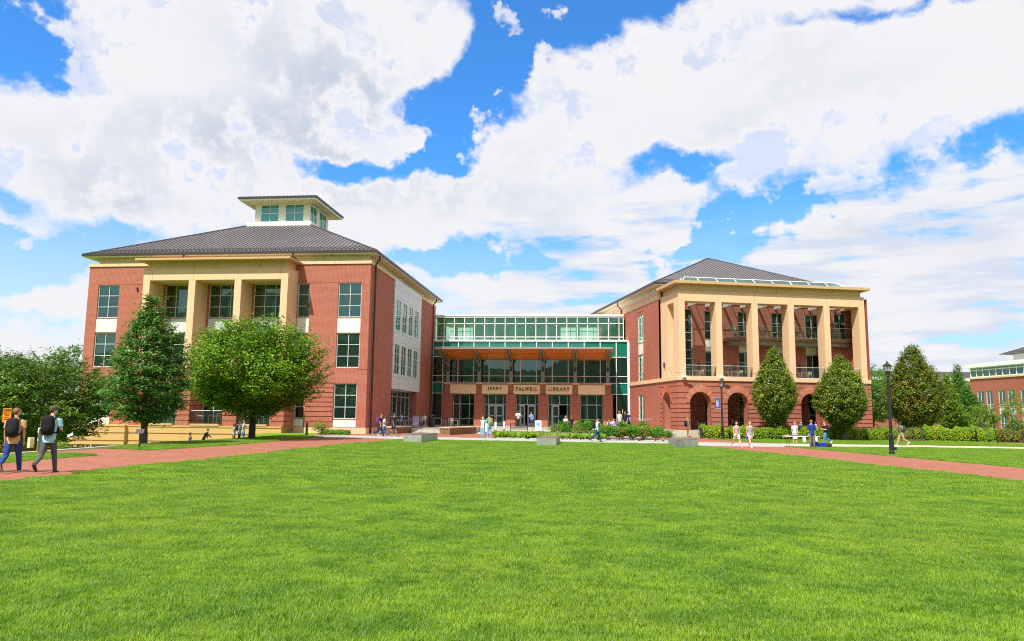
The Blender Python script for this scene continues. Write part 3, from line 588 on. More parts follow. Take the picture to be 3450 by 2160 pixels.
def arcade(T, a0, a1, arches, R, zs, top, ends=True):
    mb = MB(T); G_ = [.62,.97,1.39,1.80,2.26,2.66,3.10,3.70,4.22,4.85,top]
    arch_rows(mb, a0, a1, .6, top, arches, R, zs, -.06)
    for g0,g1 in zip(G_,G_[1:]):
        arch_rows(mb, a0-.0, a1+.0, g0+.04, g1-(.04 if g1<top else 0), arches, R if g1<=3.2 else R+.42, zs, .0)
    n = 24                                   # vault under each arch
    for c in arches:
        prev = None
        for i in range(n+1):
            th = pi*i/n; p = (c-R*cos(th), zs+R*sin(th))
            if prev: mb.quad((prev[0],0,prev[1]),(p[0],0,p[1]),(p[0],-1.0,p[1]),(prev[0],-1.0,prev[1]))
            prev = p
        for sg in (-1,1): mb.quad((c+sg*R,0.0,.6),(c+sg*R,-1.0,.6),(c+sg*R,-1.0,zs),(c+sg*R,0.0,zs))
    mb.build('arcade_wall', BRICK, RB)
    MORT = mat('pale mortar', (.60,.42,.32), .9); BR1 = mat('bright arch brick', (.50,.12,.05), .8, var=.3, vscale=5)
    for c in arches:
        mb = MB(T); mo = MB(T); N = 44
        for i in range(N):
            t0, t1 = pi*i/N, pi*(i+1)/N; tm = (t0+t1)/2; Ro = R+.45+.26*max(0,sin(tm))**4; gap = .16*(t1-t0)
            if abs(i-N*.28) < .6 or abs(i-N*.72) < .6 or abs(i-N*.13) < .6 or abs(i-N*.87) < .6: gap *= 2.2
            def pt(r, t, d): return (c-r*cos(t), d, zs+r*sin(t))
            mo.quad(pt(R,t0,.012),pt(Ro,t0,.012),pt(Ro,t1,.012),pt(R,t1,.012))
            a, b = t0+gap, t1-gap
            mb.add([pt(R,a,-.02),pt(Ro,a,-.02),pt(Ro,b,-.02),pt(R,b,-.02),pt(R,a,.025),pt(Ro,a,.025),pt(Ro,b,.025),pt(R,b,.025)],[(0,3,2,1),(4,5,6,7),(0,1,5,4),(1,2,6,5),(2,3,7,6),(3,0,4,7)])
        ar = mb.build('arch', BR1, RB); mo.build('mortar', MORT, ar)
ARC = [2.3,6.2,10.1,14.05,17.95]
arcade(front(0), 0, RW, ARC, 1.09, 3.22, 5.42); arcade(sideL(0), 0, 5.0, [3.15], 1.03, 3.3, 5.42)
mb = MB(sideR(RW)); wall(mb, 0, RD, -.2, 14.2); mb.T=None; mb.quad((0,RD,0),(RW,RD,0),(RW,RD,14),(0,RD,14))
# body side with windows, upper quoin, back wall of the portico
SO = [(9.98,11.8,5.7,8.8),(9.98,11.8,10.15,13.3),(9.9,11.85,1.37,4.32)]; SP = [(9.98,11.8,8.82,10.13)]
mb.T = sideL(0); wall(mb, 5.0, RD, .6, 14.2, SO+SP)
PVW = 4.7
ops = [(.9,3.6,5.85,13.25),(5.0,6.4,5.85,8.75),(5.0,6.4,10.05,13.1),(8.8,10.2,5.85,8.75),(8.8,10.2,10.15,13.1),(12.7,14.0,5.85,8.75),(12.7,14.0,10.15,13.1),(16.5,18.2,5.85,8.75),(16.5,18.2,10.15,13.1)]
ppan = [(5.0,6.4,8.77,10.03),(8.8,10.2,8.77,9.4),(12.7,14.0,8.77,9.4),(16.5,18.2,8.77,9.4)]
mb.T = front(PVW); wall(mb, .3, RW-.3, 5.8, 14.2, ops+ppan)
mb.T = front(3.2); wall(mb, 18.6, RW-.02, 5.8, 13.3, [(19.0,20.4,9.9,13.0)], .2); mb.T = sideL(18.6); mb.quad((3.2,0,5.8),(4.7,0,5.8),(4.7,0,13.3),(3.2,0,13.3))
mb.T = front(4.6); GO = [(.6,1.5,.6,4.5),(4.75,6.2,.6,4.4),(8.6,10.1,.6,4.4),(12.3,14.8,.6,4.4),(16.5,18.2,.6,4.4)]
wall(mb, .2, RW-.3, .6, 5.5, GO); mb.build('wall', BRICK, RB)
for k,o in enumerate(SO): window(RB, sideL(0), *o, 2, 3, d=-.1, fr=.05, mu=.04)
for o in SP: boxp(RB,'spandrel_panel',METALW,sideL(0),(o[0],o[1],-.1,-.05,o[2],o[3]))
window(RB, front(PVW), *ops[0], [.33,.62], [.155,.29,.41,.55,.66,.84])
for o in ops[1:]: 
    dr = o in (ops[7],ops[8]); window(RB, front(PVW), *o, 2, [.3,.62] if not dr else [.12], fr=.12 if dr else .06, m=METALW if dr else FRAME, name='balcony_door' if dr else 'window')
window(RB, front(3.2), 19.0,20.4,9.9,13.0,2,3,d=-.1,reflections=[(0,1,.66,1)])
for o in ppan: boxp(RB,'spandrel_panel',METALW,front(PVW),(o[0],o[1],-.1,-.04,o[2],o[3]))
for o in GO: window(RB, front(4.6), *o, 2 if o[1]-o[0]<2 else 3, [.2,.42,.8])
boxp(RB,'window_lintel',BRICK,front(PVW),(4.9,6.5,0,.04,13.1,13.25),(8.7,10.3,0,.04,13.1,13.25),(12.6,14.1,0,.04,13.1,13.25))
boxp(RB,'string_course',BRICK,sideL(0),(9.9,11.9,0,.04,13.65,13.8))
boxp(RB,'base_course',STONE,None,(-.07,1.19,-.07,.4,-.5,.6),(3.42,5.08,-.07,.4,-.5,.6),(7.3,8.99,-.07,.4,-.5,.6),(11.2,12.93,-.07,.4,-.5,.6),(15.15,16.85,-.07,.4,-.5,.6),(19.05,RW+.05,-.07,.4,-.5,.6),(-.07,.4,.4,2.1,-.5,.6),(-.07,.4,4.2,9,-.5,.6))
boxp(RB,'arcade_floor',CONCP,None,(.02,RW-.02,.05,4.6,-.4,.58))
boxp(RB,'band_course',STONE,None,*[(-.12+2.61*i,-.12+2.61*(i+1)-.01,-.12,.35,5.42,5.8) for i in range(8)],(-.12,.3,.35,22,5.42,5.8),(RW-.2,RW+.12,.35,RD,5.42,5.8))
boxp(RB,'portico_floor',CONCP,None,(.3,RW-.2,.35,4.7,5.5,5.78))
# colonnade
CX = [(.2,.85),(4.1,4.75),(7.97,8.61),(11.91,12.56),(15.87,16.52),(19.82,20.47)]
for a,b in CX: boxp(RB,'column',STONE,None,(a,b,.0,1.3,6.22,13.32),(a-.0,b+.0,-.0,1.32,5.8,6.18),(a+.02,b-.02,.02,1.28,6.18,6.22))
boxp(RB,'column',STONE,None,(.2,.9,3.1,4.98,5.8,13.32)); boxp(RB,'column',STONE,None,(17.7,18.55,3.2,4.1,5.8,13.32))
mb = MB(); 
mb.box(.2,20.47,0,1.3,13.32,14.3); mb.box(.2,.9,1.3,5,13.32,14.3); mb.box(19.8,20.47,1.3,5,13.32,14.3)
mb.box(.45,20.25,.25,1.1,14.36,15.02); mb.box(.45,.9,1.1,5,14.36,15.02); mb.box(19.8,20.25,1.1,5,14.36,15.02); mb.box(.15,20.52,-.05,1.2,14.3,14.36); mb.box(.15,.9,1.2,5,14.3,14.36)
mb.box(-.02,.3,5,RD,14.2,14.75); mb.box(.06,.3,5,RD,14.8,15.15); mb.box(-.06,.3,5,RD,14.75,14.8); mb.box(RW-.3,RW+.02,4,RD,14.2,14.75); mb.build('entablature', STONE, RB)
boxp(RB,'coping',STONE2,None,*[(-.35+1.77*i,-.35+1.77*(i+1)-.01,-.55,1.4,15.02,15.3) for i in range(12)],(-.35,.9,1.4,5.05,15.02,15.3),(19.6,20.88,1.4,5.05,15.02,15.3),(RW-.1,RW+.3,4.6,5.4,14.05,14.3))
boxp(RB,'stone_joint',mat('stone joint',(.30,.19,.09),.9),None,*[(u-.012,u+.012,-.003,0,13.33,14.29) for u in (.6,4.4,8.3,12.2,16.2,20.1)],*[(u-.01,u+.01,.247,.25,14.37,15.01) for u in (2.5,4.6,6.7,8.8,10.9,13,15.1,17.2,19.3)])
# glazed skylight along the portico roof
mb = MB(); gl = MB(); n = 9; x0, x1 = .95, 19.4
for i in range(n+1):
    x = x0+(x1-x0)*i/n; xt = min(max(x, x0+.7), x1-.7)
    mb.tube([(x,.9,15.32),(xt,1.9,16.1),(xt,3.4,16.1),(x,4.5,15.5)],.045,4)
for p,q in (((x0,.9,15.32),(x1,.9,15.32)),((x0+.7,1.9,16.1),(x1-.7,1.9,16.1)),((x0+.7,3.4,16.1),(x1-.7,3.4,16.1)),((x0,2.6,15.32),(x0+.7,2.6,16.1)),((x1,2.6,15.32),(x1-.7,2.6,16.1))): mb.tube([p,q],.05,4)
sky_ = mb.build('skylight', WHITE, RB)
gl.quad((x0,.9,15.32),(x1,.9,15.32),(x1-.7,1.9,16.1),(x0+.7,1.9,16.1)); gl.quad((x0+.7,1.9,16.1),(x1-.7,1.9,16.1),(x1-.7,3.4,16.1),(x0+.7,3.4,16.1)); gl.quad((x0,.9,15.32),(x0+.7,1.9,16.1),(x0+.7,3.4,16.1),(x0,4.5,15.5)); gl.quad((x1,.9,15.32),(x1-.7,1.9,16.1),(x1-.7,3.4,16.1),(x1,4.5,15.5)); gl.build('pane', glass_mat('skylight glass',(.72,.88,.95),.12,.85,(.16,.30,.36)), sky_)
mb = MB()
for i in range(10): x = 1.2+1.98*i; mb.box(x-.08,x+.08,1.3,4.68,13.5,13.85)
mb.build('portico_rafter', WHITE, RB)
eaves(RB, -.6, RW+.6, 4.45, RD+.6, 15.68, 15.95, .9, 15.15, .85)
hip(RB, -.63, RW+.63, 4.42, RD+.63, 15.93, 10.34,10.44,15.5,18.2,21.3, sp=.45)
pipe(RB,[(-.6,17.5,15.7),(-.6,17.5,15.3),(-.15,17.5,14.9),(-.15,17.5,5)],.085)
# long upper balcony
mb = MB(); mb.prism([(6.9,3.3),(7.7,2.2),(20.4,2.2),(20.4,4.68),(6.9,4.68)],9.84,10.12); bal = mb.build('balcony', mat('rust brown balcony slab',(.30,.16,.09),.6,var=.3), RB)
mb = MB(); mb.prism([(7.3,3.4),(7.95,2.5),(20.2,2.5),(20.2,4.68),(7.3,4.68)],9.42,9.84)
for x in (8.3,12.2,16.2,19.9): mb.tube([(x,2.6,10),(x,2.6,13.4)],.03,5)
mb.build('balcony_frame', STEEL, bal)
def railing(par, segs, z, h=1.12, glass=True):
    g = MB(); r = MB()
    for (x0,y0,x1,y1) in segs:
        g.quad((x0,y0,z+.06),(x1,y1,z+.06),(x1,y1,z+h),(x0,y0,z+h)); r.tube([(x0,y0,z+h+.02),(x1,y1,z+h+.02)],.025,6); r.tube([(x0,y0,z+.05),(x1,y1,z+.05)],.02,4)
    rr = r.build('railing', FRAME, par)
    if glass: g.build('railing_glass', GLASSC, rr)
    return rr
railing(RB,[(6.95,3.3,7.75,2.25),(7.75,2.25,20.35,2.25)],10.12,1.2)
for (a,b),(c,d_) in zip(CX,CX[1:]): railing(RB,[(b,.25,c,.25)],5.8)
railing(RB,[(.3,1.35,.3,3.05)],5.8,glass=False)
for x in (.55,4.42): 
    mb = MB(); mb.box(x-.2,x+.2,-.35,-.1,5.62,5.72); mb.box(x-.16,x+.16,-.5,-.2,5.72,5.9); mb.box(x+.15,x+.6,-.55,-.35,5.62,5.68); mb.build('floodlight', WHITE, RB)
for u,v,z in ((4.2,4.66,7.2),(8.2,4.66,7.2),(15.7,4.66,7.2)): boxp(RB,'wall_lamp',GUTTER,None,(u-.09,u+.09,v-.12,v,z-.4,z+.3))
boxp(RB,'wall_lamp',GUTTER,None,(.08,.2,3.9,4.1,6.9,7.4))
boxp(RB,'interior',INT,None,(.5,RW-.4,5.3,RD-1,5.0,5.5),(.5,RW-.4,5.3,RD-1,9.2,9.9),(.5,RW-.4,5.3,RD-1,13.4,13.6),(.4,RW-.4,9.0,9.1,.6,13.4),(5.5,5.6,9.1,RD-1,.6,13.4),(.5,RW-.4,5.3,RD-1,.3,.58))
CURT = mat('green tinged curtain', (.34,.42,.31), .9)
for (z0,z1) in ((1.45,4.25),(5.8,8.7),(10.3,13.2)):
    mb = MB(); 
    for i in range(7): y=10.05+.25*i; mb.quad((.5+.05*(i%2),y,z0),(.5+.05*((i+1)%2),y+.25,z0),(.5+.05*((i+1)%2),y+.25,z1),(.5+.05*(i%2),y,z1))
    mb.build('curtain', CURT, RB)

# ================================================================== GLASS ENTRANCE HALL
KB = empty('entrance_hall', (*FK[0], 0), FK[1], 'glass entrance hall between the brick wings with wooden canopy and carved name panels', 'building')
KW = 23.42; T = front(0)
vm = [0.04,1.27]+[3.12+1.891*i for i in range(11)]+[KW-.04]
vm = [.04,1.27,3.12]+[3.12+1.891*i for i in range(1,11)]+[KW-.05]
rows = [.6,1.45,4.42,5.73,6.52,8.8,10.66]
PC = [2.04+3.79*k for k in range(6)]
wf = MB(T)
for a in vm: wf.box(a-.045,a+.045,-.1,.06,.6 if (a<1.9 or a>21.9) else 4.6,10.66)
for z in rows:
    if z < 4.5: wf.box(.04,1.5,-.09,.05,z-.035,z+.035); wf.box(21.6,KW,-.09,.05,z-.035,z+.035)
    else: wf.box(.0,KW,-.09,.05,z-.035,z+.035)
cw = wf.build('curtain_wall', WHITE, KB)
g = MB(T); g2 = {z: MB(T) for z in (4.42,8.8)}
for a0,a1 in zip(vm,vm[1:]):
    for z0,z1 in zip(rows,rows[1:]):
        if z0 < 4.4 and 1.9 < a1 < 22.5 and a0 > 1.2: continue
        side = a1 < 1.4 or a0 > 21.9
        sp_ = z0 == 8.8 or (z0 == 4.42)
        (g2[z0] if sp_ else g).quad((a0,-.02,z0),(a1,-.02,z0),(a1,-.02,z1),(a0,-.02,z1))
g.build('pane', GLASSG if 0 else GLASS, cw); [q_.build('spandrel_glass', SPAN, cw) for q_ in g2.values()]
boxp(KB,'parapet_cap',WHITE,T,(-.05,KW+.05,-1.2,.14,10.66,10.86)); boxp(KB,'corner_post',WHITE,T,(KW-.06,KW+.16,-.1,.08,.6,10.66))
# upper gallery
V1 = 1.15; T1 = front(V1); um = [0.02]+[1.13+1.253*i for i in range(18)]+[22.9,23.0]
um = [.02]+[1.13+1.2535*i for i in range(18)]+[22.95]
ur = [10.86,11.33,12.96,13.72]
wf = MB(T1)
for a in um: wf.box(a-.04,a+.04,-.1,.05,10.86,13.72)
for z in ur[1:3]: wf.box(0,22.95,-.09,.04,z-.04,z+.04)
for k in range(6):
    a = 2.39+3.76*k; wf.box(a-.17,a+.30,-.75,-.5,10.86,13.7)
gw = wf.build('gallery_window', WHITE, KB); mb = MB(T1); mb.quad((0,-.03,10.86),(22.95,-.03,10.86),(22.95,-.03,13.72),(0,-.03,13.72)); mb.build('pane', GLASSG, gw)
boxp(KB,'roof_fascia',WHITE,T1,(-.02,23.0,-9.5,.18,13.9,14.05),(-.02,23.0,-9.5,.1,13.72,13.895))
GI = MB(T1); GI.box(0,22.9,-9.3,-.15,10.6,10.84); gif = GI.build('gallery_floor', FLOORM, KB)
boxp(KB,'gallery_wall',INTG,T1,(4.2,15.2,-3.6,-3.4,10.85,13.7),(4.2,4.4,-9,-3.6,10.85,13.7),(15.0,15.2,-9,-3.6,10.85,13.7),(.1,.3,-6,-.6,10.85,13.7))
boxp(KB,'gallery_soffit',INTG,T1,(.1,22.8,-9.3,-.2,13.6,13.7))
boxp(KB,'gallery_duct',mat('grey duct',(.22,.30,.28),.5),T1,*[(2.9+3.76*k,5.4+3.76*k,-1.6,-.9,13.1,13.32) for k in range(5)])
boxp(KB,'wall_picture',mat('blue green picture',(.03,.12,.10),.6,var=.5,vscale=3),T1,*[(a,a+w_,-3.39,-3.36,11.5,12.3) for a,w_ in ((7.5,.9),(9.9,.5),(11.4,.8),(14.0,.6))])
boxp(KB,'back_window',FRAME,T1,*[(a,a+.06,-9.3,-9.2,10.85,13.6) for a in (.8,1.9,3.0,16.5,18,19.5,21)],(.3,4.2,-9.3,-9.2,13.0,13.08),(15.2,22.8,-9.3,-9.2,13.0,13.08))
# hall interior behind the lower glass
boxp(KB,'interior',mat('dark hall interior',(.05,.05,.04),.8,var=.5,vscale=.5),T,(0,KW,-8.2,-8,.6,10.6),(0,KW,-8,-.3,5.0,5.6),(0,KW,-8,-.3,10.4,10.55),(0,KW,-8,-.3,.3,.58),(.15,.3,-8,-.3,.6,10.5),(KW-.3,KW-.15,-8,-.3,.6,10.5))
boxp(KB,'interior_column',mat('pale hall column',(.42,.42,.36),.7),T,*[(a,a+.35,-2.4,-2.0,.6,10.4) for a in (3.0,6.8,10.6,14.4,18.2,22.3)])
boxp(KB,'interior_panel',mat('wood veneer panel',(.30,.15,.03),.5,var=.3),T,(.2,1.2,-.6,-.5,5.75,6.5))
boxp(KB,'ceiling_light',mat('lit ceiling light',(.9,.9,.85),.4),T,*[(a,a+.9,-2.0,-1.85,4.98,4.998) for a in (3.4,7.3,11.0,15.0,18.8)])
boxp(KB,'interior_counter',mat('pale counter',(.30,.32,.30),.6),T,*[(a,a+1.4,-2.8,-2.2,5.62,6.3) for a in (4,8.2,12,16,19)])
# piers with caps, name panels, steel posts
for c in PC:
    mb = MB(); mb.box(c-.34,c+.34,-.90,-.2,4.3,5.5); mb.box(c-.58,c+.58,-.86,.25,.55,4.42); mb.box(c-.5,c+.5,-.9,-.86,.55,4.42); p = mb.build('brick_pier', BRICK, KB)
    boxp(p,'cap',STONE,None,(c-.4,c+.4,-1.0,-.1,5.5,5.68))
    mb = MB(); mb.box(c-.2,c+.2,-.86,-.80,5.68,8.55); mb.box(c-.2,c+.2,-.44,-.38,5.68,8.55); mb.box(c-.05,c+.05,-.80,-.44,5.68,8.55); mb.box(c+.03,c+.2,-.74,-.7,5.68,8.5)
    for s in (-.17,.17):   # twin canopy arm
        mb.add([(c+s-.04,-.86,8.5),(c+s+.04,-.86,8.5),(c+s+.04,-.86,8.1),(c+s-.04,-.86,8.1),(c+s-.04,-5.7,9.32),(c+s+.04,-5.7,9.32),(c+s+.04,-5.7,9.18),(c+s-.04,-5.7,9.18)],[(0,1,2,3),(4,7,6,5),(0,3,7,4),(1,5,6,2),(3,2,6,7),(0,4,5,1)])
    mb.add([(c-.13,-.86,8.45),(c+.13,-.86,8.45),(c+.13,-5.7,9.26),(c-.13,-5.7,9.26)],[(0,1,2,3)])
    post = mb.build('steel_post', STEEL, KB)
    boxp(post,'post_lamp',DARKM,None,(c-.12,c+.12,-1.08,-.87,7.15,7.5),(c-.08,c+.08,-1.02,-.87,7.0,7.15))
PSTONE = streak_mat('pale carved stone', (.90,.64,.40))
for k in range(5):
    a0, a1 = PC[k]+.345, PC[k+1]-.345
    s_ = boxp(KB,'name_panel',PSTONE,None,(a0,a1,-.97,-.55,4.36,5.44)); boxp(KB,'sill',STONE2,None,(a0,a1,-.85,.0,5.5,5.64))
    word = (None,'JERRY','FALWELL','LIBRARY',None)[k]
    if word:
        cu_ = bpy.data.curves.new('lettering','FONT'); cu_.body = word; cu_.size = .66; cu_.align_x = 'CENTER'; cu_.align_y = 'CENTER'; cu_.extrude = .02; cu_.space_character = 1.35; cu_.offset = .014
        to = bpy.data.objects.new('tmp', cu_); link(to); bpy.context.view_layer.update()
        dg = bpy.context.evaluated_depsgraph_get(); me = bpy.data.meshes.new_from_object(to.evaluated_get(dg)); bpy.data.objects.remove(to)
        me.transform(Matrix.Rotation(pi/2,4,'X'))
        xs_ = [v.co.x for v in me.vertices]; zs_ = [v.co.z for v in me.vertices]; W_ = max(xs_)-min(xs_); cx_ = (max(xs_)+min(xs_))/2; cz_ = (max(zs_)+min(zs_))/2
        want = {'JERRY':1.72,'FALWELL':2.5,'LIBRARY':2.45}[word]; H_ = max(zs_)-min(zs_)
        for v in me.vertices: v.co.x = (v.co.x-cx_)*want/W_; v.co.z = (v.co.z-cz_)*.47/H_
        # slab serifs
        me.materials.append(mat('bronze letters', (.055,.035,.012), .6, metal=.1)); l = link(bpy.data.objects.new('lettering', me)); l.parent = s_; l.location = ((a0+a1)/2,-.985,4.93)
boxp(KB,'ledge',STONE2,None,(1.7,21.4,-.5,-.1,5.44,5.52))
# canopy
mb = MB(); mb.box(1.4,21.4,-6.05,-5.95,9.36,9.44); mb.box(1.4,21.4,-6.02,-5.9,9.24,9.3); fas = mb.build('canopy_edge', mat('brushed canopy edge',(.55,.53,.50),.35,metal=.5), KB)
mb = MB(); mb.add([(1.4,-5.95,9.26),(21.4,-5.95,9.26),(21.4,-3.2,8.98),(1.4,-3.2,8.98),(21.4,-.0,8.42),(1.4,-.0,8.42)],[(0,1,2,3),(3,2,4,5)])
mb.box(1.4,21.4,-3.24,-3.16,8.86,8.98); mb.add([(21.4,-5.95,9.3),(21.4,-.1,9.3),(21.4,-.1,8.4),(21.4,-3.2,8.9)],[(0,1,2,3)]); mb.build('canopy_soffit', WOOD, KB)
mb = MB(); mb.box(1.4,21.4,-5.98,-.05,9.3,9.36); mb.build('canopy_roof', STEEL, KB)
# glazing and doors between the piers
T = front(.3); BAY = [(2.62,5.26,3,None),(6.41,9.05,0,'D'),(10.2,12.84,0,'E'),(14.0,16.62,0,'F'),(17.8,20.44,3,None)]
def door(par, T, a0, a1, ang=0, z1=3.1):
    mb = MB(T); f=.14
    mb.box(a0,a0+f,-.05,.05,.62,z1); mb.box(a1-f,a1,-.05,.05,.62,z1); mb.box(a0+f,a1-f,-.045,.045,.62,.95); mb.box(a0+f,a1-f,-.045,.045,z1-.2,z1); mb.box(a0+f,a1-f,-.045,.045,1.72,1.86)
    dd = mb.build('door', GREYD, par); mb = MB(T); mb.quad((a0+f,0,.95),(a1-f,0,.95),(a1-f,0,z1-.2),(a0+f,0,z1-.2)); mb.build('pane', GLASS, dd)
    boxp(dd,'handle',DARKM,T,(a1-.1,a1-.06,.05,.1,1.4,1.9)); return dd
for a0,a1,nc,kind in BAY:
    mb = MB(T); mb.box(a0,a0+.06,-.06,.06,.6,4.36); mb.box(a1-.06,a1,-.06,.06,.6,4.36); mb.box(a0,a1,-.055,.055,4.3,4.36); mb.box(a0,a1,-.055,.055,3.12,3.19)
    cols = ([a0+.78,a1-.72] if nc else [a0+.42,(a0+a1)/2,a1-.38])
    for c in cols: mb.box(c-.03,c+.03,-.05,.05,.6 if nc else (3.15 if c==cols[1] else .6),4.3)
    if nc: mb.box(a0,a1,-.05,.05,1.4,1.46); mb.box(a0,a1,-.05,.05,.6,.66)
    s_ = mb.build('shopfront', FRAME, KB); mb = MB(T); mb.quad((a0,-.01,.62),(a1,-.01,.62),(a1,-.01,4.34),(a0,-.01,4.34))
    if nc: mb.build('pane', GLASS, s_)
    else:
        mb = MB(T); mb.quad((a0,-.01,3.15),(a1,-.01,3.15),(a1,-.01,4.34),(a0,-.01,4.34)); mb.quad((a0,-.01,.62),(cols[0],-.01,.62),(cols[0],-.01,3.15),(a0,-.01,3.15)); mb.quad((cols[2],-.01,.62),(a1,-.01,.62),(a1,-.01,3.15),(cols[2],-.01,3.15)); mb.build('pane', GLASS, s_)
        if kind == 'D': door(KB,T,cols[0]+.03,cols[1]-.02); door(KB,T,cols[1]+.02,cols[2]-.03)
        if kind == 'E': door(KB,T,cols[0]+.03,cols[0]+.62); door(KB,T,cols[1]+.02,cols[2]-.03)
        if kind == 'F': door(KB,T,cols[0]+.03,cols[1]-.02)

# ------------------------------------------------------------------ foliage
def quads_mesh(name, V, m, tri=False):
    n = V.shape[0]; k = V.shape[1]; me = bpy.data.meshes.new(name)
    me.vertices.add(n*k); me.vertices.foreach_set('co', V.reshape(-1).astype(np.float32))
    me.loops.add(n*k); me.loops.foreach_set('vertex_index', np.arange(n*k, dtype=np.int32))
    me.polygons.add(n); me.polygons.foreach_set('loop_start', np.arange(0, n*k, k, dtype=np.int32))
    me.update(calc_edges=True); me.materials.append(m); return me
def unit(a): return a/np.maximum(np.linalg.norm(a, axis=1, keepdims=True), 1e-9)
def leaves(P, N, size, aspect=.55, droop=.25):
    """rhombic leaves at P with normals N"""
    n = len(P); r = rng.normal(size=(n,3)); a = unit(r - N*np.sum(r*N, 1, keepdims=True)); b = np.cross(N, a)
    s = (size*rng.uniform(.65, 1.3, (n,1))); w_ = s*aspect
    return np.stack([P-a*s*.5, P+b*w_*.5+N*s*.04, P+a*s*.5-N*s*droop*.5, P-b*w_*.5+N*s*.04], axis=1)
def crown_points(n, prof, h0, h1, R, lump=.22, seed=0, per=26, spray=.5, spread=.16, up=.4, inner=.45, flat=1.0, layer=False):
    """leaf positions in clumps filling an uneven crown"""
    g = np.random.default_rng(seed); nc = max(8, n//per)
    t = g.uniform(0, 1, nc*3); ph = g.uniform(0, 2*pi, nc*3)
    ra = np.interp(t, [p[0] for p in prof], [p[1] for p in prof]); keep = g.uniform(0, 1, nc*3) < (ra+.08)/1.08; t, ph, ra = t[keep][:nc], ph[keep][:nc], ra[keep][:nc]
    k1, k2, k3 = g.uniform(0, 6.3, 3)
    lm = 1+lump*(.5*np.sin(3*ph+k1+4*t)+.35*np.sin(5*ph+k2-7*t)+.4*np.sin(2*ph+k3+11*t)) + g.normal(0, .05, len(t))
    rho = R*ra*lm*(inner+(1-inner)*np.sqrt(g.uniform(0, 1, len(t)))); z = h0+(h1-h0)*t
    c = np.stack([rho*np.cos(ph), rho*np.sin(ph)*flat, z], 1)
    d = unit(np.stack([np.cos(ph)*(.35+ra), np.sin(ph)*(.35+ra), up+.8*t+g.normal(0, .25, len(t))], 1))
    m = per; s = g.uniform(-.6, 1, (len(t), m, 1))
    P = c[:, None, :] + d[:, None, :]*s*spray*g.uniform(.5,1.2,(len(t),1,1)) + g.normal(0, spread, (len(t), m, 3))*np.array([1,1,.7])
    P = P.reshape(-1, 3); D = np.repeat(d, m, 0)
    N = unit(D*.5+g.normal(0, .55, P.shape)+np.array([0,0,.45]))
    if layer:
        L_ = g.normal(0, spread, (len(t), m, 1)); lat = np.stack([-np.sin(ph), np.cos(ph), 0*ph], 1)[:, None, :]
        P = (c[:, None, :] + d[:, None, :]*s*spray*g.uniform(.5,1.3,(len(t),1,1)) + lat*L_*1.6 + g.normal(0, spread*.33, (len(t), m, 3)) - np.array([0,0,1])*(s**2)*spray*.12).reshape(-1, 3)
        N = unit(D*.25+g.normal(0, .38, P.shape)+np.array([0,0,.95]))
    return P, N
def tree(name, x, y, z0, lab, group, kind_mat, n, prof, h0, h1, R, size, trunk_r=.12, forks=5, seed=1, bark=None, lean=(0,0), fork_z=None, flat=1.0, **kw):
    root = empty(name, (x, y, z0), 0, lab, 'tree', group)
    P, N = crown_points(n, prof, h0, h1, R, seed=seed, flat=flat, **kw); P[:,0] += lean[0]*(P[:,2]-h0)/(h1-h0); P[:,1] += lean[1]
    o = link(bpy.data.objects.new('crown', quads_mesh('crown', leaves(P, N, size), kind_mat))); o.parent = root
    g = random.Random(seed); fz = fork_z or h0+.1*(h1-h0); mb = MB(); lx = lean[0]
    mb.tube([(0,0,-.3),(.02,0,.05),(.03,.01,fz*.5),(0,0,fz)], [trunk_r*1.5, trunk_r*1.15, trunk_r, trunk_r*.85], 10)
    if fork_z is None: mb.tube([(0,0,fz-.05),(lx*.4,0,(fz+h1)/2),(lx*.8,0,h0+.85*(h1-h0))],[trunk_r*.8,trunk_r*.45,.02],8)
    for i in range(forks):
        a = 2*pi*i/forks+g.uniform(-.4,.4); t = g.uniform(.35,.85); rr = R*np.interp(t,[p[0] for p in prof],[p[1] for p in prof])*g.uniform(.55,.8)
        zt = h0+(h1-h0)*t; q0 = Vector((0,0,fz-g.uniform(.05,.3))); q3 = Vector((rr*cos(a)+lx*t, rr*sin(a)*flat, zt)); q1 = q0.lerp(q3,.3)+Vector((0,0,-.05*(zt-fz))); q2 = q0.lerp(q3,.65)+Vector((g.uniform(-.1,.1),0,.04*(zt-fz)))
        mb.tube([q0,q1,q2,q3],[trunk_r*.6,trunk_r*.42,trunk_r*.25,.015],7)
        for j in range(3):
            b = q1.lerp(q3,.3+.3*j); e = b+Vector((g.uniform(-.5,.5)*R*.5,g.uniform(-.5,.5)*R*.5,g.uniform(.2,.6)*R*.4)); mb.tube([b,b.lerp(e,.5)+Vector((0,0,.03)),e],[trunk_r*.2,trunk_r*.12,.008],5)
    mb.build('trunk', bark or BARK, root, smooth=True); return root
BARK = mat('grey brown bark', (.10,.075,.055), .9, var=.45, vscale=6, bump=.8, bscale=22)
BARKD = mat('dark bark', (.05,.035,.028), .9, var=.4, vscale=6, bump=.6, bscale=20)
LM_MAPLE = leaf_mat('maple leaf', (.04,.14,.02), (.09,.23,.045), (.16,.32,.07), .2, .45)
LM_ZEL = leaf_mat('zelkova leaf', (.065,.19,.008), (.18,.35,.013), (.27,.40,.02), .12, .45)
LM_DARK = leaf_mat('linden leaf', (.03,.09,.008), (.09,.19,.012), (.18,.28,.02), .1, .4)
LM_HORN = leaf_mat('hornbeam leaf', (.08,.15,.012), (.20,.28,.035), (.32,.35,.05), .15, .4)
LM_OLIVE = leaf_mat('olive autumn leaf', (.07,.13,.010), (.17,.22,.018), (.28,.23,.018), .15, .45)
LM_GREEN = leaf_mat('fresh green leaf', (.05,.15,.02), (.10,.25,.03), None, .35, .4)
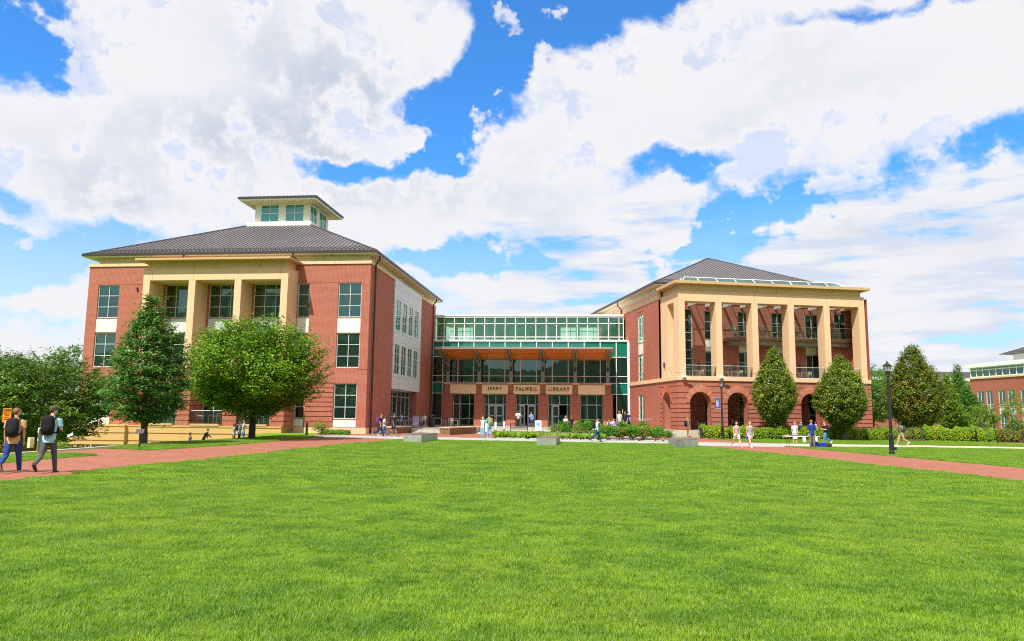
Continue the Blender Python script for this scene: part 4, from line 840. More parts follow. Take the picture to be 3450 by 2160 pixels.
LM_YOUNG = leaf_mat('young yellow green leaf', (.12,.22,.02), (.22,.30,.03), None, .4, .4)
LM_BALL = leaf_mat('bright shrub leaf', (.05,.19,.012), (.14,.36,.02), (.18,.40,.025), .35, .4)
LM_OSH = leaf_mat('yellowish shrub leaf', (.15,.21,.02), (.26,.30,.04), (.30,.30,.05), .35, .45)
LM_HEDGE = leaf_mat('hedge leaf', (.14,.30,.012), (.34,.50,.015), (.50,.55,.02), .35, .4)
LM_LIR = leaf_mat('lilyturf leaf', (.14,.32,.015), (.34,.52,.03), (.48,.55,.14), .35, .4)
ZP = [(0,.35),(.12,.72),(.3,.95),(.5,1.0),(.68,.92),(.84,.66),(.95,.34),(1,.1)]
CONE = [(0,.35),(.08,.7),(.2,.95),(.35,1.),(.5,.84),(.65,.62),(.8,.4),(.92,.22),(1,.06)]
VASE = [(0,.30),(.08,.55),(.2,.85),(.35,.97),(.5,1.0),(.65,.95),(.8,.78),(.92,.5),(1,.25)]
MAP_ = [(0,.30),(.06,.62),(.16,.9),(.3,1.),(.45,.92),(.58,.72),(.7,.5),(.8,.34),(.9,.2),(1,.05)]
FLAME = [(0,.12),(.08,.42),(.2,.78),(.35,.98),(.48,.97),(.62,.80),(.76,.55),(.9,.27),(1,.03)]
EGG = [(0,.18),(.1,.5),(.25,.84),(.42,1.),(.58,.95),(.74,.72),(.88,.42),(1,.1)]
tree('maple_tree', -18.3, 37.5, -.05, 'conical dark green maple behind the small plaque by the left path', 'trees on the left verge', LM_MAPLE, 21000, MAP_, 1.25, 7.55, 1.9, .17, .17, 6, 3, fork_z=1.15, spray=.4, spread=.17, up=-.05, per=30, lump=.24, inner=.35, layer=True)
tree('zelkova_tree', -16.3, 47.3, .1, 'broad bright green zelkova with spreading crown before the left porch', 'trees on the left verge', LM_ZEL, 66000, VASE, 1.55, 7.15, 4.0, .17, .2, 9, 5, bark=BARKD, fork_z=2.1, spray=1.0, spread=.18, up=.55, lump=.2, per=44, inner=.25, layer=True)
for k,(x,y,z0,h,R,lm,s,lab) in enumerate([(-26.6,42.5,-1.2,6.1,3.6,LM_DARK,11,'dense dark green tree touching the conical maple on its left'),(-31.0,44.5,-1.2,6.1,4.0,LM_DARK,12,'dense dark green tree in the middle of the row at the left edge'),(-35.0,47,-1.2,6.9,3.8,LM_DARK,13,'dense dark green tree cut off by the left edge of the view')]):
    tree('linden_tree', x, y, z0, lab, 'dark trees at the left edge', lm, 30000, ZP, 1.1, h, R, .17, .17, 6, s, bark=BARKD, spray=.65, spread=.17, up=.2, fork_z=1.6, per=36, lump=.2, layer=True)
tree('tall_tree', -36.3, 50, -1.2, 'taller dark tree rising at the left edge above the others', None, LM_MAPLE, 9000, CONE, 2, 8.9, 2.4, .17, .16, 5, 17, spray=.4)
tree('poplar_tree', -44.5, 76, -2, 'distant lighter tree seen between the left trees and the wing', 'distant trees at the left', LM_GREEN, 9000, ZP, 2, 10.1, 3.6, .28, .2, 5, 18, spray=.5, spread=.25)
tree('poplar_tree', -52.5, 80, -2, 'distant lighter tree low behind the dark trees at left', 'distant trees at the left', LM_GREEN, 9000, ZP, 2, 9.3, 4.2, .28, .2, 5, 19, spray=.5, spread=.25)
tree('hornbeam_tree', 24.9, 70.6, -.2, 'narrow clipped hornbeam in front of the second pair of arches', 'upright hornbeams before the right wing', LM_HORN, 30000, FLAME, 1.0, 8.6, 1.92, .17, .14, 6, 21, bark=BARK, spray=.32, spread=.10, up=1.2, lump=.07, per=24, inner=.45)
tree('hornbeam_tree', 31.35, 70.9, -.2, 'wider clipped hornbeam hiding the last arch of the right wing', 'upright hornbeams before the right wing', LM_HORN, 36000, FLAME, .9, 7.9, 2.35, .17, .16, 6, 22, bark=BARK, spray=.34, spread=.11, up=1.2, lump=.08, per=24, inner=.45)
tree('hornbeam_tree', 45.9, 85, -.5, 'large olive brown hornbeam standing alone beyond the tall lamp post', 'upright hornbeams before the right wing', LM_OLIVE, 40000, FLAME, .6, 10.7, 3.15, .2, .2, 7, 23, bark=BARKD, spray=.5, spread=.15, up=1.0, lump=.10, per=24)
tree('shade_tree', 46.8, 97, -.6, 'green tree partly hidden between the right wing and the olive hornbeam', 'green trees right of the right wing', LM_GREEN, 15000, ZP, 2.2, 9.2, 3.9, .24, .2, 6, 24, bark=BARKD, spray=.6, spread=.2)
for (x,y,h,R,s,lab) in ((61.9,106,9.2,1.5,25,'slender green tree just right of the olive hornbeam'),(65.9,108,7.4,2.2,26,'rounded green tree left of the far brick building'),(76.2,127,12.0,1.8,27,'narrow dark green tree behind the corner of the far building')):
    tree('shade_tree', x, y, -1, lab, 'green trees right of the right wing', LM_GREEN if s!=25 else LM_YOUNG, 9000, CONE, 1.8, h, R, .27, .14, 5, s, spray=.5, spread=.22)
for (x,y,h,s,lab) in ((60.4,96,4.6,28,'thin young tree left of the far lamp post'),(66.2,98,6.2,29,'thin young tree right of the far lamp post'),(71.0,99,4.4,30,'thin young tree cut off by the right edge')):
    tree('young_tree', x, y, -.9, lab, 'young trees before the far building', LM_YOUNG, 2600, EGG, 1.2, h, 1.7, .24, .07, 5, s, bark=mat('pale bark',(.4,.36,.3),.8), spray=.5, spread=.22)
# shrubs
def blob_shrub(name, x, y, zc, r, lm, lab, group, n, size, seed, sz=.85, sparse=False, cat='shrub'):
    g = np.random.default_rng(seed); z0 = gz(x, y); h = max(zc+r*sz-z0, .4)
    root = empty(name, (x, y, z0), 0, lab, cat, group)
    d = unit(g.normal(size=(n,3))); d[:,2] = np.abs(d[:,2])*g.choice([1,1,1,-.6], n); k = g.uniform(0,6.3,3)
    f = 1+.12*np.sin(4*d[:,0]+k[0])+.12*np.sin(5*d[:,1]+k[1])+.1*np.sin(6*d[:,2]+k[2]); rr = f*(g.uniform(.55,1.05,n) if not sparse else g.uniform(.2,1.1,n))
    P = np.stack([d[:,0]*r*1.28*rr, d[:,1]*r*1.28*rr, h*.5+d[:,2]*h*.5*rr], 1); N = unit(d*.6+g.normal(0,.5,P.shape)+np.array([0,0,.35]))
    o = link(bpy.data.objects.new('leaf_mass', quads_mesh('leaf_mass', leaves(P,N,size,.5), lm))); o.parent = root
    mb = MB(); rn = random.Random(seed)
    for i in range(7): a = rn.uniform(0,6.3); mb.tube([(0.05*cos(a),.05*sin(a),-.05),(r*.35*cos(a),r*.35*sin(a),h*.4),(r*.6*cos(a),r*.6*sin(a),h*.75)],[.02,.014,.006],5)
    mb.build('stem', BARK, root); return root
SHR = [(4.7,64,1.01,0.33,0,'round bright green shrub nearest the second black bench'),
 (5.78,64,1.11,0.37,0,'round green shrub behind, below the right hand doors'),
 (6.52,64,1.09,0.43,0,'round green shrub behind the yellowish one, left of the walker'),
 (7.46,64,1.04,0.3,0,'small green shrub behind the walker in the light jacket'),
 (5.53,60,0.52,0.5,1,'loose yellow green shrub left of the walker'),
 (6.44,59.5,0.27,0.41,0,'low green shrub just behind the walker'),
 (7.73,59.8,0.55,0.6,0,'large round bright green shrub right of the walker'),
 (8.75,60,0.61,0.47,1,'yellow green shrub below the girl in green shorts'),
 (9.51,64,1.06,0.33,0,'small green shrub at the feet of the girl in green shorts'),
 (9.65,60,0.73,0.53,0,'green shrub below the waiting group in black'),
 (10.51,60,0.57,0.62,1,'widest yellow olive shrub of the bed'),
 (11.33,64,1.08,0.44,0,'green shrub behind the widest olive one'),
 (11.62,59.8,0.48,0.6,0,'round bright green shrub at the right end of the bed'),
 (12.6,59.8,0.46,0.33,2,'sparse small shrub at the corner of the third concrete block')]
for k,(x,y,zc,r,kd,lab) in enumerate(SHR): blob_shrub('shrub', x, y, zc, r, (LM_BALL,LM_OSH,LM_BALL)[kd], lab, 'shrubs in the entrance bed', (2300,1900,500)[kd], .13, 40+k, sparse=kd==2)
blob_shrub('shrub', 3.78, 66, .76, .42, LM_OSH, 'thin yellow green shrub left of the second black bench', 'shrubs in the entrance bed', 500, .12, 60, sparse=True)
blob_shrub('shrub', 4.71, 66, .86, .5, LM_BALL, 'dense green ball shrub under the sandwich board', 'shrubs in the entrance bed', 1500, .12, 61)
blob_shrub('shrub', -14.6, 57.6, .72, .62, LM_OSH, 'yellow green shrub behind the black bollard at the left wing', None, 900, .12, 62, sparse=True)
for k,(x,y,r,lab) in enumerate(((-18.75,31.5,.34,'small yellow shrub at the end of the tan terrace wall'),(-19.3,31.2,.3,'small yellow shrub right of the standing man in grey trousers'),(-20.6,29.5,.4,'yellow shrub between the two walking students'),(-21.6,29.6,.4,'yellow shrub behind the student in the tan shirt'))):
    blob_shrub('shrub', x, y, gz(x,y)+r*.9+(.1), r, LM_OSH, lab, 'low shrubs beyond the left curb', 500, .09, 70+k)
# clipped hedge
def band(name, pts, w_, h, n, size, lm, lab, seed, z_add=0):
    g = np.random.default_rng(seed); seg = [(Vector(a),Vector(b)) for a,b in zip(pts,pts[1:])]; Ls = np.array([(b-a).length for a,b in seg]); cs = np.concatenate([[0],np.cumsum(Ls)])
    s = g.uniform(0, cs[-1], n); i = np.clip(np.searchsorted(cs, s, 'right')-1, 0, len(seg)-1)
    A = np.array([seg[j][0][:] for j in i]); B = np.array([seg[j][1][:] for j in i]); tt = ((s-cs[i])/Ls[i])[:,None]; c = A+(B-A)*tt; dn = unit(B-A); nn = np.stack([-dn[:,1], dn[:,0]],1)
    th = g.uniform(-.25, pi+.25, n); rr = g.uniform(.78,1.04,n)*(1+.10*np.sin(s*1.9)+.08*np.sin(s*4.3+1)+.05*np.sin(s*9))
    ox = np.sign(np.cos(th))*np.abs(np.cos(th))**.55*w_*.5*rr; oz = np.sign(np.sin(th))*np.abs(np.sin(th))**.55*h*rr; oz = np.maximum(oz, .03)
    P2 = c+nn*ox[:,None]; zb = np.array([gz(float(p[0]),float(p[1])) for p in P2[::40]]); zb = np.interp(np.arange(n), np.arange(0,n,40), zb)
    P = np.stack([P2[:,0],P2[:,1],zb*0+oz],1)
    x0,y0 = pts[0]; P[:,2] += np.array([-.007*min(60,p[0]) for p in P]); P -= np.array([x0,y0,gz(x0,y0)])
    N = unit(np.stack([nn[:,0]*np.cos(th), nn[:,1]*np.cos(th), np.sin(th)],1)*.7+g.normal(0,.45,P.shape)+np.array([0,0,.2]))
    root = empty(name, (x0,y0,gz(x0,y0)), 0, lab, 'hedge', 'hedges beside the walk')
    o = link(bpy.data.objects.new('leaf_mass', quads_mesh('leaf_mass', leaves(P,N,size,.55), lm))); o.parent = root
    mb = MB(); 
    for a,b in seg: mb.tube([(a.x-x0,a.y-y0,.1),(b.x-x0,b.y-y0,.1)],w_*.2,8); mb.tube([(a.x-x0,a.y-y0,h*.45),(b.x-x0,b.y-y0,h*.4)],w_*.25,8)
    mb.build('stem', BARKD, root); return root
band('hedge', [(17.6,69.6),(20,69.6),(24,70.2),(30,72.2),(34,74.0),(38.5,76.0)], 1.9, 1.12, 32000, .13, LM_HEDGE, 'long glossy yellow green hedge running under the hornbeams', 81)
band('hedge', [(39.5,80),(44,80.5)], 2.2, 1.2, 5000, .14, LM_HORN, 'darker green hedge section in the middle of the right side', 82)
band('hedge', [(42.6,77.6),(46.5,75.5),(48.0,75.0)], 2.4, 1.4, 10000, .14, LM_HEDGE, 'rounded yellow green hedge at the far right', 83)
band('hedge', [(48.2,76),(50.4,74)], 2.2, 1.3, 5000, .14, LM_OLIVE, 'olive hedge section ending the row at the far right', 84)
band('hedge', [(-15.2,60.2),(-12.9,60.4)], .9, .38, 2500, .10, LM_BALL, 'low bright green edging plants against the left wing base', 85)
# lily turf in the bed
n = 16000; X = rng.uniform(-1.2, 7.2, n); Y = 58.25+rng.uniform(0,1,n)**.8*4.5; c = np.stack([X,Y,-.007*X+.02],1); a = rng.uniform(0,6.3,n); l_ = rng.uniform(.28,.55,n); o_ = np.stack([np.cos(a)*l_*.55, np.sin(a)*l_*.55, l_],1); sd2 = np.stack([-np.sin(a),np.cos(a),0*a],1)*.022
Vq = np.stack([c-sd2, c+sd2, c+o_*np.array([.6,.6,.9])+sd2, c+o_*np.array([1.3,1.3,.75])],1)
tag(link(bpy.data.objects.new('ground_cover', quads_mesh('ground_cover', Vq, LM_LIR))), 'strappy lily turf filling the entrance bed', 'ground cover', kind='stuff')
n = 260; X = rng.uniform(-.5, 6, n); Y = rng.uniform(58.8,62,n); mb = MB()
for x,y in zip(X,Y): mb.tube([(x,y,.15),(x+.02,y,.5)],[.02,.012],4)
tag(mb.build('flower_spikes', mat('mauve flowers',(.22,.10,.22),.8)), 'mauve flower spikes among the lily turf', 'flowers', kind='stuff')

# ------------------------------------------------------------------ lawn grass: one object, a tuft patch instanced on points
def pip(x, y, poly):
    r = np.zeros(len(x), bool); j = len(poly)-1
    for i in range(len(poly)):
        xi, yi = poly[i]; xj, yj = poly[j]
        r ^= ((yi > y) != (yj > y)) & (x < (xj-xi)*(y-yi)/(yj-yi+1e-12)+xi); j = i
    return r
GREG = [LAWN, [(-17.6,28.0),(-15.5,27.95),(-15.05,27.2),(-15.4,22.7),(-15.8,8),(-17.6,8)], [(-17.45,32.4),(-16.1,32.0),(-15.1,31.6),(-14.6,34),(-13.95,38.3),(-13.9,47),(-13.2,52.6),(-15.3,56.2),(-17.4,54),(-17.6,49.4),(-18.6,44.5),(-19.2,39.6),(-18.6,34)],
        [(18.15,49.9),(18.9,45.3),(19.3,39.8),(19.7,35.5),(20.27,29.7),(20.6,24),(30,24),(60,50),(60,55.8),(36.7,53.7),(29,53.3),(20,50.5)], [(20,57.4),(32,59.3),(40.4,59.4),(60,62.2),(60,66),(47,68.6),(46,74),(40,75.4),(24,68.9),(18.3,66.5),(19.9,58)]]
def blade_patch(nb, hmin, hmax, wd, size, seed):
    g = np.random.default_rng(seed); ra_ = size*.5*np.sqrt(g.uniform(0,1,nb)); pa_ = g.uniform(0,2*pi,nb); c = np.stack([ra_*np.cos(pa_), ra_*np.sin(pa_), np.zeros(nb)],1)
    cl = g.uniform(0,6.3,nb); a = cl+g.normal(0,.9,nb); h = g.uniform(hmin,hmax,nb); ln = g.uniform(.2,.95,nb)*h
    d = np.stack([np.cos(a),np.sin(a),0*a],1); s = np.stack([-np.sin(a),np.cos(a),0*a],1)*wd*g.uniform(.7,1.3,(nb,1))*.5
    mid = c+d*(ln*.35)[:,None]+np.array([0,0,1])*(h*.62)[:,None]; tip = c+d*ln[:,None]+np.array([0,0,1])*h[:,None]
    return np.concatenate([np.stack([c-s, c+s, mid+s*.8, mid-s*.8],1), np.stack([mid-s*.8, mid+s*.8, tip+s*.12, tip-s*.12],1)],0)
def grass_obj(name, spacing, ymin, ymax, nb, hmin, hmax, wd, size, lab, seed, sc_rng=(.85,1.15)):
    ys_ = np.arange(ymin, ymax, spacing); pts = []
    for y in ys_:
        half = abs(y)*.78+3; x = np.arange(-half, half, spacing); pts.append(np.stack([x, np.full(len(x), y)],1))
    P = np.concatenate(pts); P += rng.uniform(-spacing*.35, spacing*.35, P.shape)
    ok = np.zeros(len(P), bool)
    for poly in GREG: ok |= pip(P[:,0], P[:,1], poly)
    P = P[ok]; Pz = np.array([gz(float(a), float(b)) for a, b in P]); P3 = np.column_stack([P, Pz+.0])
    Vp = blade_patch(nb, hmin, hmax, wd, size, seed); nq = len(Vp)*4
    me = bpy.data.meshes.new(name); me.vertices.add(nq+len(P3)); me.vertices.foreach_set('co', np.concatenate([Vp.reshape(-1,3), P3]).reshape(-1).astype(np.float32))
    me.loops.add(nq); me.loops.foreach_set('vertex_index', np.arange(nq, dtype=np.int32)); me.polygons.add(len(Vp)); me.polygons.foreach_set('loop_start', np.arange(0,nq,4,dtype=np.int32)); me.update(calc_edges=True)
    at = me.attributes.new('host', 'BOOLEAN', 'POINT'); at.data.foreach_set('value', np.concatenate([np.zeros(nq,bool), np.ones(len(P3),bool)]))
    me.materials.append(GRASSM); o = link(bpy.data.objects.new(name, me)); tag(o, lab, 'grass', kind='stuff')
    ng = bpy.data.node_groups.new('lawn tufts', 'GeometryNodeTree'); ng.interface.new_socket('Geometry', in_out='INPUT', socket_type='NodeSocketGeometry'); ng.interface.new_socket('Geometry', in_out='OUTPUT', socket_type='NodeSocketGeometry')
    gi = ng.nodes.new('NodeGroupInput'); go = ng.nodes.new('NodeGroupOutput'); na = ng.nodes.new('GeometryNodeInputNamedAttribute'); na.data_type = 'BOOLEAN'; na.inputs[0].default_value = 'host'
    sp = ng.nodes.new('GeometryNodeSeparateGeometry'); ng.links.new(gi.outputs[0], sp.inputs[0]); ng.links.new(na.outputs[0], sp.inputs[1])
    ip = ng.nodes.new('GeometryNodeInstanceOnPoints'); ng.links.new(sp.outputs[0], ip.inputs['Points']); ng.links.new(sp.outputs[1], ip.inputs['Instance'])
    rv = ng.nodes.new('FunctionNodeRandomValue'); rv.data_type = 'FLOAT_VECTOR'; rv.inputs[0].default_value = (-.03,-.03,0); rv.inputs[1].default_value = (.03,.03,6.283); ng.links.new(rv.outputs[0], ip.inputs['Rotation'])
    rs = ng.nodes.new('FunctionNodeRandomValue'); rs.data_type = 'FLOAT'; rs.inputs[2].default_value = sc_rng[0]; rs.inputs[3].default_value = sc_rng[1]; rs.inputs['Seed'].default_value = 5; ng.links.new(rs.outputs[1], ip.inputs['Scale'])
    ng.links.new(ip.outputs[0], go.inputs[0]); md = o.modifiers.new('tufts', 'NODES'); md.node_group = ng
    return o
def grass_mat():
    m = bpy.data.materials.new('grass blades'); m.use_nodes = True; t = NT(m.node_tree); b = t.n['Principled BSDF']; out = t.n['Material Output']
    g = t.new('ShaderNodeNewGeometry'); pos = g.outputs['Position']
    a = t.ramp(t.noise(pos, .75, 6, .72), .34, .66); c = t.mix(a, C4((.075,.235,.006)), C4((.27,.455,.010)))
    a2 = t.ramp(t.noise(pos, .22, 3, .5), .42, .62); c = t.mix(t.math('MULTIPLY', a2, .35), c, C4((.30,.40,.02)))
    c = t.mix(t.math('MULTIPLY', g.outputs['Random Per Island'], .45), c, C4((.34,.47,.05)))
    pz = t.new('ShaderNodeMapping'); t.l.new(pos, pz.inputs[0]); pz.inputs[2].default_value = (0,0,.35); pz.inputs[3].default_value = (.9,1.1,1)
    c = t.mix(t.math('MULTIPLY', t.ramp(t.noise(pz.outputs[0], 1.4, 6, .7), .47, .62), .6), c, C4((.06,.19,.006)))
    yl = t.math('MULTIPLY', t.ramp(t.noise(pos, .33, 7, .75), .63, .74), .55); c = t.mix(yl, c, C4((.46,.47,.05)))
    c = t.mix(t.math('GREATER_THAN', g.outputs['Random Per Island'], .965), c, C4((.45,.46,.22)))
    t.l.new(c, b.inputs['Base Color']); b.inputs['Roughness'].default_value = .42; b.inputs['Specular IOR Level'].default_value = .35
    tl = t.new('ShaderNodeBsdfTranslucent'); t.l.new(t.mix(.5, c, C4((.22,.42,.01))), tl.inputs[0]); mxs = t.new('ShaderNodeMixShader'); mxs.inputs[0].default_value = .35
    t.l.new(b.outputs[0], mxs.inputs[1]); t.l.new(tl.outputs[0], mxs.inputs[2]); t.l.new(mxs.outputs[0], out.inputs[0]); return m
GRASSM = grass_mat()
grass_obj('lawn_grass', .26, 3.2, 17, 1500, .028, .070, .0048, .42, 'short green lawn grass close by', 1)
grass_obj('lawn_grass', .34, 16.8, 72, 620, .03, .07, .010, .52, 'short green lawn grass farther off', 2)

# ------------------------------------------------------------------ furniture
CHW = mat('silver chair frame', (.55,.57,.57), .35, metal=.5); TEAK = mat('teak slats', (.50,.30,.13), .6, var=.2, vscale=8)
def make_chair():
    r = empty('chair', (0,0,0), 0, 'silver framed chair', 'chair')
    for sx in (-1,1):
        for sy in (-1,1):
            mb = MB(); mb.tube([(sx*.23,sy*.22,0),(sx*.22,sy*.21,.45)],.016,6); mb.build('leg', CHW, r)
    mb = MB(); 
    for i in range(5): mb.box(-.22,.22,-.21+.085*i,-.21+.085*i+.07,.44,.46)
    mb.build('seat', TEAK, r)
    mb = MB()
    for i in range(3): mb.box(-.22,.22,.21+.02*i,.235+.02*i,.58+.1*i,.66+.1*i)
    mb.build('backrest', TEAK, r)
    mb = MB()
    for s in (-1,1): mb.tube([(s*.23,.21,.44),(s*.23,.27,.86)],.016,6); mb.tube([(s*.23,-.21,.44),(s*.24,-.21,.64),(s*.24,.24,.66)],.014,6)
    mb.tube([(-.23,.27,.86),(.23,.27,.86)],.016,6); mb.build('frame', CHW, r); return r
def make_table(w_=.8):
    r = empty('table', (0,0,0), 0, 'silver metal table', 'table'); mb = MB(); mb.box(-w_/2,w_/2,-.38,.38,.71,.735); mb.build('table_top', CHW, r)
    for sx in (-1,1):
        for sy in (-1,1): mb = MB(); mb.box(sx*(w_/2-.05)-.022,sx*(w_/2-.05)+.022,sy*.33-.022,sy*.33+.022,0,.71); mb.build('leg', CHW, r)
    return r
def make_ptable():
    r = empty('table', (0,0,0), 0, 'round metal table', 'table'); MB().lathe([(.42,.71),(.43,.72),(.42,.735)],20).build('table_top', CHW, r)
    MB().lathe([(.22,0),(.2,.02),(.035,.04),(.035,.71)],12).build('leg', CHW, r); return r
protos = {}
def place(kind, loc, rz, label, group, cat=None):
    if kind not in protos: protos[kind] = o = {'chair':make_chair,'table':make_table,'ptable':make_ptable}[kind]()
    else: o = copy_tree(protos[kind])
    o.location = loc; o.rotation_euler = (0,0,rz); o['label'] = label; o['group'] = group; return o
def onF(F, u, v, z): x, y = LW(F, u, v); return (x, y, z)
for (u,bay) in ((-17.3,'left'),(-13.3,'middle'),(-9.1,'right')):
    place('ptable', onF(FL,u,-1.5,.82), 0, 'round table in the %s bay of the left porch'%bay, 'tables in the left porch')
    for s in (-1,1): place('chair', onF(FL,u+s*.75,-1.5,.82), FL[1]-s*pi/2+(.3 if s<0 else -.2), 'silver and teak chair %s the table in the %s porch bay'%('left of' if s<0 else 'right of',bay), 'chairs in the left porch')
nm5 = ['first','second','third','fourth','fifth']
for k,(u,du) in enumerate(((2.35,.8),(6.5,.8),(10.3,.8),(14.2,.75))):
    place('table', onF(FR,u+.1,1.7,5.78), FR[1], 'metal table on the colonnade floor behind the %s railing from left'%nm5[k], 'tables in the colonnade')
    for s in (-1,1): place('chair', onF(FR,u+s*du,1.6+.2*s,5.78), FR[1]-s*pi/2+.25*s, 'chair %s the table behind the %s colonnade railing from left'%('left of' if s<0 else 'right of',nm5[k]), 'chairs in the colonnade')
for k,(u,s,lab) in enumerate(((9.5,-1,'chair nearest the rocking chair on the upper balcony'),(10.9,1,'chair in the middle of the upper balcony, right of its first table'),(13.1,-1,'chair left of the second table on the upper balcony'),(14.6,1,'chair right of the second table on the upper balcony'),(16.9,-1,'chair left of the last table on the upper balcony'),(18.4,1,'last chair on the right of the upper balcony'))):
    place('chair', onF(FR,u,3.2,10.12), FR[1]-s*pi/2, lab, 'chairs on the upper balcony')
for u,lab in ((10.2,'table on the upper balcony above the hornbeam'),(13.85,'table on the upper balcony by the white door'),(17.65,'table at the right end of the upper balcony')): place('table', onF(FR,u,3.2,10.12), FR[1], lab, 'tables on the upper balcony')
r = empty('rocking_chair', onF(FR,7.95,3.4,10.12), FR[1]+.4, 'white rocking chair at the left end of the upper balcony', 'rocking chair')
WP = mat('white chair paint', (.75,.76,.74), .5)
for s in (-1,1):
    MB().tube([(s*.25,-.4,.05),(s*.25,0,.0),(s*.25,.45,.08)],.02,6).build('rocker', WP, r)
    for y in (-.22,.22): MB().tube([(s*.25,y,.02),(s*.25,y,.42)],.02,6).build('leg', WP, r)
MB().box(-.26,.26,-.25,.25,.41,.45).build('seat', WP, r)
mb = MB(); mb.tube([(-.24,.22,.42),(-.24,.36,1.15)],.02,6); mb.tube([(.24,.22,.42),(.24,.36,1.15)],.02,6); mb.box(-.25,.25,.34,.37,1.05,1.15)
for i in range(5): mb.tube([(-.16+.08*i,.24,.44),(-.16+.08*i,.355,1.08)],.014,5)
mb.tube([(-.27,-.22,.66),(-.27,.27,.66)],.02,5); mb.tube([(.27,-.22,.66),(.27,.27,.66)],.02,5); mb.build('backrest', WP, r)
# railing of the left porch
for a,b in zip(PX,PX[1:]):
    mb = MB(); mb.tube([(a[1]+.2,-2.1,1.92),(b[0]-.2,-2.1,1.92)],.03,6); rr = mb.build('railing', FRAME, LB); g = MB(); g.quad((a[1]+.3,-2.1,.85),(b[0]-.3,-2.1,.85),(b[0]-.3,-2.1,1.88),(a[1]+.3,-2.1,1.88)); g.build('railing_glass', GLASSC, rr)
# tables on the left of the entrance terrace
place('table', (-9.75,72.3,TZ), .1, 'table of the seated man in the pale shirt', 'tables on the entrance terrace'); place('chair', (-10.55,72.2,TZ), pi/2+.1, 'chair under the seated man in the pale shirt', 'chairs on the entrance terrace')
place('chair', (-9.45,72.9,TZ), 2.8, 'empty chair just left of the purple sandwich board', 'chairs on the entrance terrace'); place('table', (-8.95,75.2,TZ), .1, 'table of the reading woman by the brick wall', 'tables on the entrance terrace')
place('chair', (-8.85,75.9,TZ), 0, 'chair under the reading woman by the brick wall', 'chairs on the entrance terrace'); place('chair', (-8.9,73.6,TZ), pi, 'chair right of the purple sandwich board', 'chairs on the entrance terrace')
place('table', (-5.85,77.8,TZ), .05, 'table by itself right of the black bin', 'tables on the entrance terrace'); place('chair', (-6.95,77.6,TZ), pi/2, 'chair turned to the lone table, nearest the black bin', 'chairs on the entrance terrace'); place('chair', (-6.3,78.4,TZ), .1, 'chair behind the lone table right of the black bin', 'chairs on the entrance terrace')
for (x,y,lab) in ((19.1,75.6,'metal chair inside the first arch at left'),(20.8,77.0,'chair under the person in white inside the first arch')): place('chair', (x,y,.58), 1.2, lab, 'chairs in the arcade')
place('ptable', (19.7,76.3,.58), 0, 'round table inside the first arch', 'tables in the arcade'); place('ptable', (23.1,77.2,.58), 0, 'round table inside the second arch', 'tables in the arcade')
# litter bin
r = empty('litter_bin', (-8.05,76.2,TZ), 0, 'black round litter bin with conical hood by the brick wall', 'litter bin')
MB().lathe([(.30,0),(.33,.04),(.33,.86),(.30,.9)],20).build('drum', DARKM, r); MB().lathe([(.42,1.12),(.2,1.25),(.03,1.33)],20).build('hood', DARKM, r)
mb = MB()
for a in range(4): mb.tube([(.27*cos(a*pi/2+.5),.27*sin(a*pi/2+.5),.85),(.27*cos(a*pi/2+.5),.27*sin(a*pi/2+.5),1.16)],.02,5)
mb.build('hood_bracket', DARKM, r)
# sandwich boards
def text_mesh(body, w_, h_, m, parent, loc, rot, name='lettering', ext=.002):
    c_ = bpy.data.curves.new('t','FONT'); c_.body = body; c_.align_x='CENTER'; c_.align_y='CENTER'; c_.extrude = ext; o = bpy.data.objects.new('tmp', c_); link(o); bpy.context.view_layer.update()
    me = bpy.data.meshes.new_from_object(o.evaluated_get(bpy.context.evaluated_depsgraph_get())); bpy.data.objects.remove(o)
    X = [v.co.x for v in me.vertices]; Y = [v.co.y for v in me.vertices]; sx = w_/(max(X)-min(X)); sy = h_/(max(Y)-min(Y)); mx_,my_ = (max(X)+min(X))/2,(max(Y)+min(Y))/2
    for v in me.vertices: v.co.x = (v.co.x-mx_)*sx; v.co.y = (v.co.y-my_)*sy
    me.materials.append(m); l = link(bpy.data.objects.new(name, me)); l.parent = parent; l.location = loc; l.rotation_euler = rot; return l
